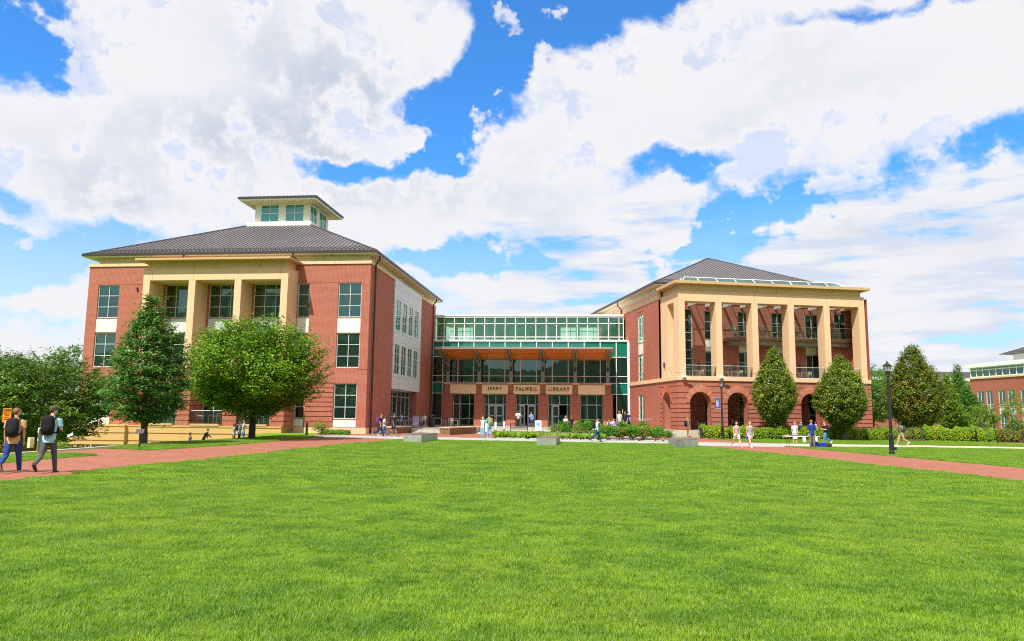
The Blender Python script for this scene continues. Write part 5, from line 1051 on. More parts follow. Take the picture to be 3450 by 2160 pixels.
def sandwich(x,y,z,lab,c1,c2,white,txt,tc_,rz=0):
    r = empty('sandwich_board', (x,y,z), rz, lab, 'sign')
    mb = MB()
    for s in (-1,1):
        q = lambda a,b,t: (a, s*(.28-.25*b/1.2)+s*t*.02, b)
        mb.add([q(-.34,0,0),(q(-.34,0,1)),q(-.27,0,1),q(-.27,0,0),q(-.34,1.15,0),q(-.34,1.15,1),q(-.27,1.15,1),q(-.27,1.15,0)],[(0,3,2,1),(4,5,6,7),(0,1,5,4),(1,2,6,5),(2,3,7,6),(3,0,4,7)])
        mb.add([q(.27,0,0),(q(.27,0,1)),q(.34,0,1),q(.34,0,0),q(.27,1.15,0),q(.27,1.15,1),q(.34,1.15,1),q(.34,1.15,0)],[(0,3,2,1),(4,5,6,7),(0,1,5,4),(1,2,6,5),(2,3,7,6),(3,0,4,7)])
        mb.add([q(-.27,.1,0),q(.27,.1,0),q(.27,.2,0),q(-.27,.2,0)],[(0,1,2,3)]); mb.add([q(-.27,1.05,0),q(.27,1.05,0),q(.27,1.15,0),q(-.27,1.15,0)],[(0,1,2,3)])
    mb.box(-.1,.1,-.03,.03,1.15,1.22); mb.build('frame', white, r)
    p = MB(); yv = lambda b: -(.28-.25*b/1.2)-.022
    p.quad((-.27,yv(.18),.18),(.27,yv(.18),.18),(.27,yv(1.06),1.06),(-.27,yv(1.06),1.06)); pp = p.build('poster', mat('poster '+lab[:12],c1,.5), r)
    p = MB(); p.quad((-.2,yv(.55)-.004,.55),(.22,yv(.55)-.004,.55),(.22,yv(.98)-.004,.98),(-.2,yv(.98)-.004,.98)); p.build('poster_picture', mat('poster picture '+lab[:12],c2,.5), pp)
    for i,tx in enumerate(txt): b = .9-.13*i; text_mesh(tx,.34,.085,tc_,pp,(0,yv(b)-.012,b),(pi/2-.2,0,0))
    return r
WPL = mat('white plastic', (.85,.86,.88), .4); WTX = mat('white lettering', (.9,.9,.9), .5); BTX = mat('blue lettering', (.02,.16,.55), .5)
sandwich(3.0,82.6,.14,'white framed sandwich board with blue poster before the middle doors',(.55,.72,.85),(.10,.38,.75),WPL,['COME','JOIN US','TODAY'],WTX)
sandwich(-9.05,71.75,TZ,'sandwich board with purple and white poster at the terrace edge',(.42,.43,.55),(.33,.20,.50),mat('grey board frame',(.18,.18,.2),.5),['STUDY','GROUP','SPACE'],WTX,-.1)
# light bollards and slatted benches
for k,(x,y,z,lab) in enumerate(((-2.12,64.9,0,'light bollard hidden behind the standing couple'),(-1.48,72,.08,'white light bollard just right of the standing couple'),(-.69,76,.1,'white light bollard halfway to the black bench'))):
    if k == 0:
        r0 = r = empty('light_bollard', (x,y,z), 0, lab, 'bollard light', 'bollard lights beside the planting bed')
        MB().box(-.12,.12,-.12,.12,0,.38).build('base', GUTTER and mat('grey bollard base',(.22,.22,.23),.5), r); MB().box(-.105,.105,-.105,.105,.38,1.14).build('lamp_shade', mat('white bollard diffuser',(.85,.86,.84),.4), r)
        mb = MB(); mb.box(-.135,.135,-.135,.135,1.14,1.2)
        for sx in (-1,1):
            for sy in (-1,1): mb.box(sx*.12-.012,sx*.12+.012,sy*.12-.012,sy*.12+.012,.38,1.14)
        mb.build('frame', mat('dark bollard frame',(.08,.08,.09),.4), r)
    else: r = copy_tree(r0); r.location = (x,y,z); r['label'] = lab
def bench(x,y,z,lab):
    r = empty('slat_bench', (x,y,z), 0, lab, 'bench', 'black slatted benches in the bed'); mb = MB()
    for i in range(17): X = -.82+.1025*i; mb.box(X-.018,X+.018,-.02,.02,.25,.86)
    mb.box(-.88,.88,-.03,.03,.84,.88); mb.box(-.88,.88,-.03,.03,.24,.28); mb.build('backrest', DARKM, r); MB().box(-.88,.88,-.45,0,.42,.45).build('seat', DARKM, r)
    for s in (-1,1): mb = MB(); mb.box(s*.88-.03,s*.88+.03,-.45,.03,.6,.64); mb.box(s*.88-.03,s*.88+.03,-.45,-.4,0,.6); mb.box(s*.88-.03,s*.88+.03,-.02,.04,0,.88); mb.build('leg', DARKM, r)
bench(.85,78,.15,'black slatted bench before the middle doors'); bench(5.35,77,.15,'black slatted bench mostly hidden by a round shrub')
# stone walls
def stone_mat():
    m = bpy.data.materials.new('rough fieldstone'); m.use_nodes = True; t = NT(m.node_tree); b = t.n['Principled BSDF']; co = t.new('ShaderNodeTexCoord').outputs['Object']
    mp = t.new('ShaderNodeMapping'); t.l.new(co, mp.inputs[0]); mp.inputs[3].default_value = (2.6,2.6,5.5)
    v = t.new('ShaderNodeTexVoronoi'); t.l.new(mp.outputs[0], v.inputs['Vector']); v2 = t.new('ShaderNodeTexVoronoi', feature='DISTANCE_TO_EDGE'); t.l.new(mp.outputs[0], v2.inputs['Vector'])
    s = t.new('ShaderNodeSeparateColor'); t.l.new(v.outputs['Color'], s.inputs[0]); c = t.mix(s.outputs[0], C4((.24,.13,.06)), C4((.50,.33,.17))); e = t.ramp(v2.outputs[0], .02, .09); c = t.mix(e, C4((.08,.05,.03)), c)
    t.l.new(c, b.inputs['Base Color']); b.inputs['Roughness'].default_value = .9; bp = t.new('ShaderNodeBump'); bp.inputs['Distance'].default_value = .05; t.l.new(e, bp.inputs['Height']); t.l.new(bp.outputs[0], b.inputs['Normal']); return m
FST = stone_mat()
for poly,z1,lab in (([(-11.0,65.9),(-10.25,65.75),(-9.25,72.6),(-9.95,72.8)],.62,'low fieldstone seat wall left of the steps'),([(-6.25,65.9),(-5.3,65.3),(-3.35,73.0),(-4.1,73.5)],.62,'low fieldstone seat wall right of the steps')):
    cx_ = sum(p[0] for p in poly)/4; cy_ = sum(p[1] for p in poly)/4; r = empty('stone_wall', (cx_,cy_,0), 0, lab, 'wall', 'fieldstone walls by the steps'); q = [(a-cx_,b-cy_) for a,b in poly]
    MB().prism(q,-.3,z1).build('stonework', FST, r); MB().prism([(a*1.04,b*1.015) for a,b in q],z1,z1+.09).build('coping', STONE, r)
for poly,lab in (([(-5.34,45),(-4.9,50.4),(-6.3,51.9),(-6.67,46.6)],'left concrete block with slatted top at the lawn edge'),([(1.52,43.9),(2.66,44.2),(3.29,50.2),(2.15,50.1)],'middle concrete block with slatted top at the lawn edge'),([(9.66,43.9),(11.29,45.4),(12.2,51.0),(10.3,49.2)],'right concrete block with slatted top beside the brick path')):
    cx_ = sum(p[0] for p in poly)/4; cy_ = sum(p[1] for p in poly)/4; q = [(a-cx_,b-cy_) for a,b in poly]; r = empty('concrete_block', (cx_,cy_,gz(cx_,cy_)), 0, lab, 'concrete seat', 'concrete blocks at the lawn edge')
    MB().prism(q,-.2,.47).build('base', BOXC, r); mb = MB(); A,B,C_,D_ = [Vector((a*.97,b*.99,.0)) for a,b in q]
    for i in range(26):
        t0,t1 = i/26,(i+.72)/26; p = [A.lerp(D_,t0),B.lerp(C_,t0),B.lerp(C_,t1),A.lerp(D_,t1)]; mb.add([(v.x,v.y,.47) for v in p]+[(v.x,v.y,.505) for v in p],[(0,3,2,1),(4,5,6,7),(0,1,5,4),(1,2,6,5),(2,3,7,6),(3,0,4,7)])
    mb.build('slatted_top', mat('brown slats',(.20,.15,.11),.7,var=.3,vscale=5), r)
# street lamps
LGL = mat('frosted lantern glass', (.75,.78,.78), .3)
def make_lamp(x,y,z,h,lab,banner=False):
    r = empty('street_lamp', (x,y,z), 0, lab, 'street lamp', 'black lantern lamps'); s = h/5.04
    def P_(pr): return [(a*s,b*s) for a,b in pr]
    mb = MB(); mb.lathe(P_([(.15,0),(.15,.05),(.135,.1),(.145,.16),(.125,.22),(.115,.3),(.10,.88),(.15,.92),(.15,.96),(.10,1.0),(.13,1.03),(.13,1.08),(.085,1.13)]),16)
    for i in range(10): a = 2*pi*i/10; mb.tube([(.118*s*cos(a),.118*s*sin(a),.28*s),(.103*s*cos(a),.103*s*sin(a),.86*s)],.014*s,4)
    mb.build('base', DARKM, r); MB().lathe(P_([(.085,1.1),(.062,4.15),(.09,4.17),(.09,4.2),(.065,4.24),(.105,4.27),(.115,4.45)]),14).build('pole', DARKM, r)
    mb = MB(); ht = 4.45; sd = 6
    for i in range(sd): a = 2*pi*i/sd; mb.tube([(.11*s*cos(a),.11*s*sin(a),4.43*s),(.225*s*cos(a),.225*s*sin(a),4.72*s)],.013*s,4)
    mb.lathe(P_([(.25,4.70),(.26,4.74),(.20,4.79),(.09,4.87),(.04,4.93),(.05,4.95),(.018,4.98),(.006,5.06)]),sd); ln = mb.build('lantern', DARKM, r)
    MB().lathe(P_([(.10,4.45),(.205,4.70)]),sd).build('lamp_glass', LGL, ln)
    if not banner and h > 4.5: MB().box(.1,.24,-.06,.06,.27,.42).build('socket_box', DARKM, r)
    if banner:
        BL = mat('blue banner cloth', (.015,.10,.36), .7); b = MB().box(-.60,-.13,-.006,.006,2.75,3.64).build('banner', BL, r)
        mb = MB(); mb.tube([(-.62,0,3.67),(-.05,0,3.67)],.014,6); mb.tube([(-.62,0,2.72),(-.05,0,2.72)],.014,6); mb.build('banner_arm', mat('pale arm',(.6,.6,.6),.5), b)
        text_mesh('LIBERTY',.62,.15,WTX,b,(-.41,-.012,3.2),(pi/2,-pi/2,0)); text_mesh('UNIVERSITY',.62,.05,WTX,b,(-.27,-.012,3.2),(pi/2,-pi/2,0))
    return r
make_lamp(20.19,39.91,-.14,5.04,'tall black lantern lamp post beside the right brick path')
make_lamp(18.65,66.2,-.13,5.3,'black lantern lamp post carrying a blue banner before the arches',True)
make_lamp(61.25,95,-.5,4.0,'small distant lantern lamp post before the far brick building')
# bollards, plaque, caution sign
r = empty('bollard', (-15.14,55.77,.1), 0, 'black cylindrical bollard on the grass by the left wing', 'bollard', 'dark bollards'); MB().lathe([(.095,0),(.095,.88),(.1,.89),(.1,.97),(.06,1.0)],16).build('post', DARKM, r)
r = empty('bollard', (-17.42,28.06,.1), 0, 'dark green bollard behind the student in the cap', 'bollard', 'dark bollards'); MB().lathe([(.16,0),(.16,.8),(.165,.82),(.165,.92),(.1,.97)],16).build('post', mat('dark green grey paint',(.05,.07,.065),.5), r)
r = empty('plaque', (-16.22,32.94,.1), .1, 'small slanted plaque on a thin post by the path', 'sign'); MB().box(-.03,.03,-.03,.03,-.1,.72).build('post', DARKM, r)
mb = MB(); mb.add([(-.17,-.12,.66),(.17,-.12,.66),(.12,.14,.84),(-.22,.14,.84),(-.17,-.12,.68),(.17,-.12,.68),(.12,.14,.86),(-.22,.14,.86)],[(0,3,2,1),(4,5,6,7),(0,1,5,4),(1,2,6,5),(2,3,7,6),(3,0,4,7)]); mb.build('plate', mat('bronze plate',(.09,.07,.08),.4,var=.3,vscale=20), r)
r = empty('caution_sign', (-20.14,30,gz(-20.14,30)), 0, 'orange caution sign on a post beyond the left path', 'sign'); MB().box(-.03,.03,.0,.04,-.1,2.0).build('post', DARKM, r)
zc = 1.52-gz(-20.14,30); b = MB().box(-.165,.165,-.03,-.005,zc-.29,zc+.27).build('board', mat('orange sign paint',(.85,.22,.01),.5), r)
MB().box(-.14,.14,-.034,-.03,zc+.14,zc+.24).build('black_band', DARKM, b)
text_mesh('CAUTION',.24,.06,mat('orange sign paint',(.85,.22,.01),.5),b,(0,-.038,zc+.19),(pi/2,0,0))
for i,(tx,w_) in enumerate((('BIKE PATH',.24),('TOURING',.18),('LANES IS',.15),('ALTERNATIVE',.24))): text_mesh(tx,w_,.05,DARKM,b,(0,-.034,zc+.08-.085*i),(pi/2,0,0))
MB().box(-.12,.12,-.034,-.03,zc+.035,zc+.04).build('line', DARKM, b)
r = empty('garden_wall', (-27,44.3,-1.3), -.05, 'low tan wall behind the walking students', 'wall'); MB().box(-6,4.6,0,.4,0,.95).build('wall', TSTONE, r); MB().box(-6.05,4.65,-.05,.45,.95,1.1).build('coping', STONE, r)
r = empty('standing_table', (12.3,69.6,TZ), 0, 'tall grey table against the right wing behind the shrubs', 'table'); MB().box(-.75,.75,-.3,.3,1.02,1.08).build('table_top', STEEL and mat('grey table top',(.35,.33,.3),.5), r); MB().box(-.05,.05,-.05,.05,0,1.02).build('leg', CHW, r); MB().box(-.3,.3,-.25,.25,0,.03).build('foot', CHW, r)
# folding table with boxes and bags
r = empty('folding_table', (19.55,50.7,-.14), .04, 'white folding table with papers beside the tan walk', 'table')
MB().box(-1.15,1.15,-.35,.35,.69,.73).build('table_top', WPL, r)
for s in (-1,1):
    for y in (-.25,.25): MB().tube([(s*.9,y,.69),(s*(.9+.02),y,0)],.016,6).build('leg', DARKM, r)
    MB().tube([(s*.9,0,.35),(s*.4,0,.69)],.012,5).build('brace', DARKM, r)
for k,(x,w_,c,lab) in enumerate(((-.95,.28,(.45,.2,.1),'brown box on the left end of the folding table'),(-.45,.4,(.08,.1,.2),'dark stack of leaflets on the folding table'),(.75,.4,(.8,.8,.8),'white papers on the right of the folding table'))):
    o = MB().box(-w_/2,w_/2,-.12,.12,0,.07).build('leaflets', mat('paper %d'%k,c,.7), None, (19.55+x,50.7,.59)); tag(o, lab, 'leaflets', 'things on the folding table')
BLC = mat('blue crate plastic', (.02,.03,.38), .45)
for x,y,w_,h_,lab in ((20.38,50.6,.3,.36,'blue crate standing under the folding table, left one'),(20.72,50.2,.46,.28,'wide blue crate with white label under the folding table')):
    r = empty('crate', (x,y,-.14), .1, lab, 'crate', 'blue crates under the table'); mb = MB(); mb.box(-w_/2,w_/2,-.22,-.19,0,h_); mb.box(-w_/2,w_/2,.19,.22,0,h_); mb.box(-w_/2,-w_/2+.03,-.19,.19,0,h_); mb.box(w_/2-.03,w_/2,-.19,.19,0,h_); mb.box(-w_/2,w_/2,-.19,.19,0,.03); mb.build('box', BLC, r)
    if w_ > .5: MB().box(-.1,.12,-.226,-.221,.1,.22).build('label', WPL, r); MB().tube([(-.2,0,h_),(-.05,0,h_+.12),(.15,0,h_+.1),(.25,0,h_)],.03,6).build('strap', BLC, r)
o = MB().ball((0,0,.15),.25,12,8,(1.1,.6,.7)).build('bag', mat('black bag cloth',(.02,.02,.02),.6,bump=.4,bscale=12), None, (21.15,50.2,-.14), smooth=True); tag(o,'slumped black bag beside the blue crates','bag')
o = MB().box(-.09,.09,-.04,.04,0,.34).build('carrier_bag', WPL, None, (19.62,50.3,.2)); tag(o,'white paper bag hanging left of the man in blue','bag','white bags at the folding table')
o = MB().box(-.08,.08,-.04,.04,0,.28).build('carrier_bag', WPL, None, (20.42,50.3,.25)); tag(o,'white paper bag hanging right of the man in blue','bag','white bags at the folding table')
r = empty('picnic_table', (38.4,78.3,-.3), 0, 'black round picnic table beyond the corner of the right wing', 'table'); MB().lathe([(.9,.74),(.92,.78),(.5,.9)],16).build('table_top', DARKM, r); MB().lathe([(.3,0),(.06,.06),(.06,.74)],10).build('leg', DARKM, r)
r = empty('traffic_cone', (59.6,90,-.55), 0, 'small orange cone on the grass at the far right', 'cone'); MB().lathe([(.2,0),(.2,.04),(.13,.05),(.05,.6)],12).build('cone', mat('cone orange',(.85,.16,.02),.5), r)
r = empty('garden_wall', (66,97.5,-.95), -.05, 'low rough stone wall in front of the far building', 'wall'); MB().box(-7,9,0,.4,0,.7).build('stonework', FST, r)
band('hedge', [(58,99.5),(75,98.5)], 1.6, .9, 5000, .2, LM_BALL, 'bright green hedge behind the far stone wall', 86)
# iron downlight fixture box at the wing corner of the entrance
# ------------------------------------------------------------------ far buildings
FB = empty('office_building', (73.0,118.5,-1.2), 0, 'far brick building with glazed top storey cut off by the right edge', 'building')
an = R_(-7.3); ddx = (-sin(an)*-1, cos(an))
FB.rotation_euler = (0,0,R_(-90+7.3))   # local x runs towards the camera along the visible wall
def TF(a, d, z): return (a, -d, z)
z0 = 1.2
W1 = [(1.35,2.75),(3.15,4.5),(5.6,6.95),(7.4,8.75),(9.8,11.2),(11.6,13)]
ops = [(a,b,z0+3.9,z0+6.5) for a,b in W1]+[(a,b,z0+.1,z0+2.75) for a,b in W1]; pn = [(a,b,z0+2.85,z0+3.85) for a,b in W1]
mb = MB(TF); wall(mb,0,16,0,z0+8.35,ops+pn,.2); mb.T=None; mb.quad((0,0,0),(0,30,0),(0,30,z0+8.35),(0,0,z0+8.35)); mb.build('wall', BRICK, FB)
for o in ops: window(FB,TF,*o,2,[.16] if o[2]>3 else [.5],d=-.12,fr=.1,mu=.08,reflections=[(.0,1,.5,1)] if int(o[0]*3)%2 else [(0,.5,0,1)])
for o in pn: boxp(FB,'spandrel_panel',METALW,TF,(o[0],o[1],-.1,-.05,o[2],o[3]))
boxp(FB,'band_course',STONE,TF,(-.15,16,-.2,.15,z0+8.35,z0+8.6)); wfb = window(FB,TF,.1,15.9,z0+8.6,z0+10.15,12,[.72],d=-.1,fr=.12,mu=.12,m=WHITE,name='clerestory',reflections=[(0,.5,.2,1)])
MB(TF).box(-.3,16.2,-12,.35,z0+10.15,z0+10.75).build('roof_fascia', WHITE, FB); MB(TF).box(-.0,.15,-12,-.1,z0+8.6,z0+10.15).build('corner_wall', METALW, FB)
boxp(FB,'attic_wall',METALW,TF,(6.5,16,-9,-2.2,z0+10.75,z0+11.9)); hip(FB,5.2,20,1.0,14,z0+11.9,9.5,16,7,8,z0+14.2,.6)
boxp(FB,'interior',INT,TF,(.3,15.8,-4,-3.8,0,z0+10)) 
BB = empty('office_building', (64,142,-1.6), R_(3), 'distant brick building with dark roof between the trees and the far brick building', 'building')
ops = [(1.0+1.9*i,2.65+1.9*i,8.3,10.1) for i in range(13)]+[(2+4*i,4.6+4*i,.6,3.4) for i in range(6)]
mb = MB(front(0)); wall(mb,0,27,0,8.1,[o for o in ops if o[2]<5],.4); mb.build('wall', BRICK, BB); mb = MB(front(0)); wall(mb,0,27,8.1,11.0,[o for o in ops if o[2]>5],.3); mb.build('top_wall', METALW, BB)
for o in ops: window(BB,front(0),*o,2 if o[2]>5 else 3,1 if o[2]>5 else 2,mu=.12)
boxp(BB,'interior',INT,None,(.3,26.7,1.2,1.5,0,10.9)); boxp(BB,'roof_fascia',WHITE,None,(-.8,27.8,-1.2,10,11.0,11.5)); boxp(BB,'roof',ROOF,None,(-.6,27.6,-.9,10,11.5,12.7))
CBd = empty('brick_annex', (44.5,103,-1), R_(8), 'low brick wall section glimpsed just right of the right wing', 'building'); mb = MB(front(0)); wall(mb,0,9,0,3.6,[(3.4,5.2,.4,3.0)],.3); mb.build('wall', BRICK, CBd); window(CBd,front(0),3.4,5.2,.4,3.0,2,2); boxp(CBd,'coping',STONE,None,(-.1,9.1,-.1,6,3.6,3.8)); boxp(CBd,'wall',BRICK,None,(0,.3,.3,6,0,3.6),(8.7,9,.3,6,0,3.6),(0.3,8.7,3,3.3,0,3.6))
# wooded ridge behind the camera, seen only mirrored in the windows
v = []; f = []; N_ = 60; g = random.Random(3)
for i in range(N_+1):
    a = pi*1.02+pi*.96*i/N_; hh = 47+15*sin(i*.45)+8*sin(i*.83+1)+g.uniform(-1.5,1.5); ca, sa = cos(a), sin(a)
    v += [(230*ca,230*sa+20,-3),(290*ca,290*sa+20,hh*.75),(330*ca,330*sa+20,hh),(400*ca,400*sa+20,hh*1.2-4),(480*ca,480*sa+20,-3)]
for i in range(N_):
    for j in range(4): f.append((i*5+j,(i+1)*5+j,(i+1)*5+j+1,i*5+j+1))
me = bpy.data.meshes.new('hills'); me.from_pydata(v,[],f); me.materials.append(mat('wooded hill',(.035,.06,.02),.95,var=.6,vscale=.08)); tag(link(bpy.data.objects.new('hills',me)),'wooded ridge', kind='structure')

# ------------------------------------------------------------------ people
def remesh(mb, vox, mats, name, parent, smooth=True):
    me = mb.mesh(name, mats); o = bpy.data.objects.new(name, me); link(o)
    md = o.modifiers.new('r', 'REMESH'); md.mode = 'VOXEL'; md.voxel_size = vox; md.use_smooth_shade = True
    sm = o.modifiers.new('s', 'SMOOTH'); sm.factor = .5; sm.iterations = 2
    bpy.context.view_layer.update(); m2 = bpy.data.meshes.new_from_object(o.evaluated_get(bpy.context.evaluated_depsgraph_get()))
    o.modifiers.clear(); o.data = m2; m2.name = name
    if len(m2.materials) == 0: m2.materials.append(mats)
    o.parent = parent; return o
def loft(mb, rings, seg=14):
    """rings: (centre, half depth, half width, tilt vector up) stacked"""
    vs = []
    for (c, a, b) in rings:
        for k in range(seg): t = 2*pi*k/seg; vs.append((c[0]+a*cos(t), c[1]+b*sin(t), c[2]))
    n = len(rings); fs = [(i*seg+k, i*seg+(k+1)%seg, (i+1)*seg+(k+1)%seg, (i+1)*seg+k) for i in range(n-1) for k in range(seg)]
    return mb.add(vs, fs+[tuple(range(seg))[::-1], tuple((n-1)*seg+k for k in range(seg))])
SK = {'w':(.62,.36,.26), 'p':(.72,.42,.32), 't':(.38,.20,.12), 'b':(.11,.055,.035)}
HR = {'brown':(.09,.045,.02), 'dark':(.012,.009,.008), 'blond':(.48,.32,.14), 'red':(.38,.08,.02), 'auburn':(.24,.09,.03), 'ltbrown':(.26,.15,.07)}
def cloth(c, key=''): return mat('cloth %.3f %.3f %.3f%s'%(c[0],c[1],c[2],key), c, .85, var=.22, vscale=9, bump=.35, bscale=25, spec=.2)
def stripe_cloth(c1, c2, k, horiz=False):
    m = bpy.data.materials.new('striped cloth'); m.use_nodes = True; t = NT(m.node_tree); b = t.n['Principled BSDF']; co = t.new('ShaderNodeTexCoord').outputs['Object']
    w_ = t.new('ShaderNodeTexWave', wave_type='BANDS', bands_direction='Z' if horiz else 'Y'); t.l.new(co, w_.inputs[0]); w_.inputs['Scale'].default_value = k; w_.inputs['Distortion'].default_value = 1.5
    t.l.new(t.mix(t.math('GREATER_THAN', w_.outputs['Fac'], .5), C4(c1), C4(c2)), b.inputs['Base Color']); b.inputs['Roughness'].default_value = .8; return m
def person(x, y, z, H, face, label, pose='stand', top=((.8,.8,.8),'short'), bottom=((.05,.07,.15),'pants'), hair=('short','brown'), skin='p', shoe=(.7,.7,.7), bag=None, arms=('down','down'), girth=1.0, group=None, vox=.02, turn=0, lean=0, phase=1, mats=None):
    root = empty('person', (x, y, z), R_(face), label, 'person', group)
    h = H; S = lambda *v: Vector(v)*h
    sit = pose == 'sit'; walk = pose == 'walk'; g = girth
    thL, shL = .245, .235
    if walk: A = [(22,4),(-20,26)] if phase > 0 else [(-20,26),(22,4)]
    elif walk is False and sit: A = [(88,84),(80,80)]
    else: A = [(2,2),(-3,3)]
    if pose == 'stride': A = [(20,3),(-18,44)] if phase > 0 else [(-18,44),(20,3)]
    legs = []
    for i, sd_ in enumerate((1,-1)):
        th, kn = R_(A[i][0]), R_(A[i][1]); hip_ = Vector((0, sd_*.052*g, 0)); k_ = hip_+Vector((sin(th)*thL, sd_*.006, -cos(th)*thL)); s2 = th-kn; a_ = k_+Vector((sin(s2)*shL, 0, -cos(s2)*shL)); legs.append([hip_, k_, a_, s2])
    low = min(l[2].z for l in legs); hz_ = (.042-low) if not sit else (.45/H+.055)
    if pose == 'crouch': hz_ = .30
    for l in legs:
        for q in (0,1,2): l[q] = l[q]+Vector((0,0,hz_))
    ln = R_(lean); 
    def up(dx, dz, dy=0): return Vector((dx*cos(ln)+dz*sin(ln), dy, hz_-dx*sin(ln)+dz*cos(ln)))
    # ---- body
    mb = MB(); R = lambda p, a, b: (p*h, a*h, b*h)
    tor = [(-.03,.050,.075),(.02,.056,.083),(.07,.052,.075),(.11,.048,.068),(.17,.055,.077),(.24,.060,.088),(.29,.055,.094),(.322,.040,.075),(.338,.028,.035)]
    trings = [R(up(.004*(i-3), z_), a*g, b*(.6+.4*g)) for i,(z_,a,b) in enumerate(tor)]
    loft(mb, trings); nk = up(.0,.33); hd = up(.012+.01*sin(ln), .425); tz = R_(turn)
    mb.tube([nk*h, up(.004,.375)*h, hd*h],[.032*h,.029*h,.03*h],10)
    hf = Vector((cos(tz), sin(tz), 0)); hs = Vector((-sin(tz), cos(tz), 0))
    def headpt(f_, s_, u_): return (hd+hf*f_+hs*s_+Vector((0,0,u_)))*h
    hv = []; 
    for i in range(9):
        t = pi*i/8; rad = sin(t)
        for k in range(14):
            a = 2*pi*k/14; fr_ = (.054 if cos(a)>0 else .056)*(1 if i>4 else (.72+.07*i)); hv.append(headpt(cos(a)*rad*fr_, sin(a)*rad*.046*(1 if i>3 else .72+.09*i), -.064*cos(t)+.004))
    mb.add(hv, [(i*14+k, i*14+(k+1)%14, (i+1)*14+(k+1)%14, (i+1)*14+k) for i in range(8) for k in range(14)])
    mb.add([headpt(.045,-.009,-.015),headpt(.045,.009,-.015),headpt(.045,0,.015),headpt(.066,0,-.013)],[(0,1,3),(1,2,3),(2,0,3),(0,2,1)])
    for s in (-1,1): mb.ball(headpt(-.004, s*.047, -.004), .013*h, 6, 5, (1,.5,1.3))
    for i,l in enumerate(legs):
        mb.tube([l[0]*h,l[0].lerp(l[1],.5)*h,l[1]*h,l[1].lerp(l[2],.35)*h,l[2]*h],[.047*g*h,.041*g*h,.030*h,.030*g*h,.018*h],10)
        fd = Vector((cos(l[3]*.5 if l[3]<0 else 0),0,sin(l[3]*.8) if l[3]<-.2 else 0)).normalized(); l.append(fd)
        mb.tube([(l[2]-fd*.028+Vector((0,0,-.022)))*h,(l[2]+fd*.04+Vector((0,0,-.022)))*h,(l[2]+fd*.10+Vector((0,0,-.030)))*h],[.018*h,.020*h,.012*h],8)
    arml = []
    for i, sd_ in enumerate((1,-1)):
        m_ = arms[i]; sh = up(0,.302,sd_*.105*(.6+.4*g))
        if m_ == 'down': e = sh+Vector((-.01,sd_*.018,-.165)); w_ = e+Vector((.03,sd_*.002,-.145))
        elif m_ == 'swingf': e = sh+Vector((.055,sd_*.02,-.155)); w_ = e+Vector((.09,-sd_*.01,-.11))
        elif m_ == 'swingb': e = sh+Vector((-.07,sd_*.02,-.148)); w_ = e+Vector((-.02,sd_*.005,-.145))
        elif m_ == 'hold': e = sh+Vector((.015,sd_*.03,-.16)); w_ = e+Vector((.12,-sd_*.075,.03))
        elif m_ == 'strap': e = sh+Vector((.02,sd_*.035,-.155)); w_ = e+Vector((.075,-sd_*.03,.11))
        elif m_ == 'up': e = sh+Vector((.04,sd_*.03,.15)); w_ = e+Vector((.02,-sd_*.02,.145))
        elif m_ == 'face': e = sh+Vector((.09,sd_*.0,-.11)); w_ = e+Vector((.015,-sd_*.06,.14))
        elif m_ == 'hip': e = sh+Vector((-.03,sd_*.075,-.14)); w_ = e+Vector((.04,-sd_*.08,-.09))
        elif m_ == 'table': e = sh+Vector((.07,sd_*.02,-.14)); w_ = e+Vector((.13,-sd_*.02,.01))
        elif m_ == 'reach': e = sh+Vector((.12,sd_*.0,-.11)); w_ = e+Vector((.11,0,-.09))
        arml.append((sh,e,w_,sd_))
        mb.tube([sh*h,sh.lerp(e,.45)*h,e*h,e.lerp(w_,.3)*h,w_*h],[.027*h*g,.025*h*g,.020*h,.021*h,.0135*h],8)
        d = (w_-e).normalized(); sp_ = Vector((0,sd_,0)); sp_ = (sp_-d*sp_.dot(d)).normalized(); nn_ = d.cross(sp_)
        mb.tube([w_*h,(w_+d*.02)*h,(w_+d*.045)*h],[.012*h,.017*h,.016*h],8,sx=1,sy=1)
        for q in range(4):
            b_ = w_+d*.042+nn_*(.0075*(q-1.5)*1.25); L_ = (.036,.042,.040,.030)[q]; cu_ = sp_*(-.010)
            mb.tube([b_*h,(b_+d*L_*.55+cu_*.35)*h,(b_+d*L_+cu_)*h],[.0055*h,.005*h,.004*h],5)
        b_ = w_+d*.018+nn_*.013; mb.tube([b_*h,(b_+d*.022+nn_*.012)*h,(b_+d*.038+nn_*.012-sp_*.006)*h],[.006*h,.0055*h,.0045*h],5)
    body = remesh(mb, vox*.72, mat('skin '+skin, SK[skin], .55, var=.06), 'body', root)
    for s in (-1,1): MB().ball(headpt(.050, s*.018, .008), .005*h, 6, 4).build('eye', DARKM, root)
    MB().ball(headpt(.052,0,-.032), .008*h, 8, 4, (.4,1.6,.35)).build('mouth', mat('lips',(.35,.12,.10),.5), root)
    # ---- bottom garment
    bc, bk = bottom; bm_ = bc if not isinstance(bc, tuple) else cloth(bc); mb = MB(); e_ = .007*h
    pr = [R(up(.004*(i-3), z_), a*g+.006, b*(.6+.4*g)+.006) for i,(z_,a,b) in enumerate(tor[:4])]
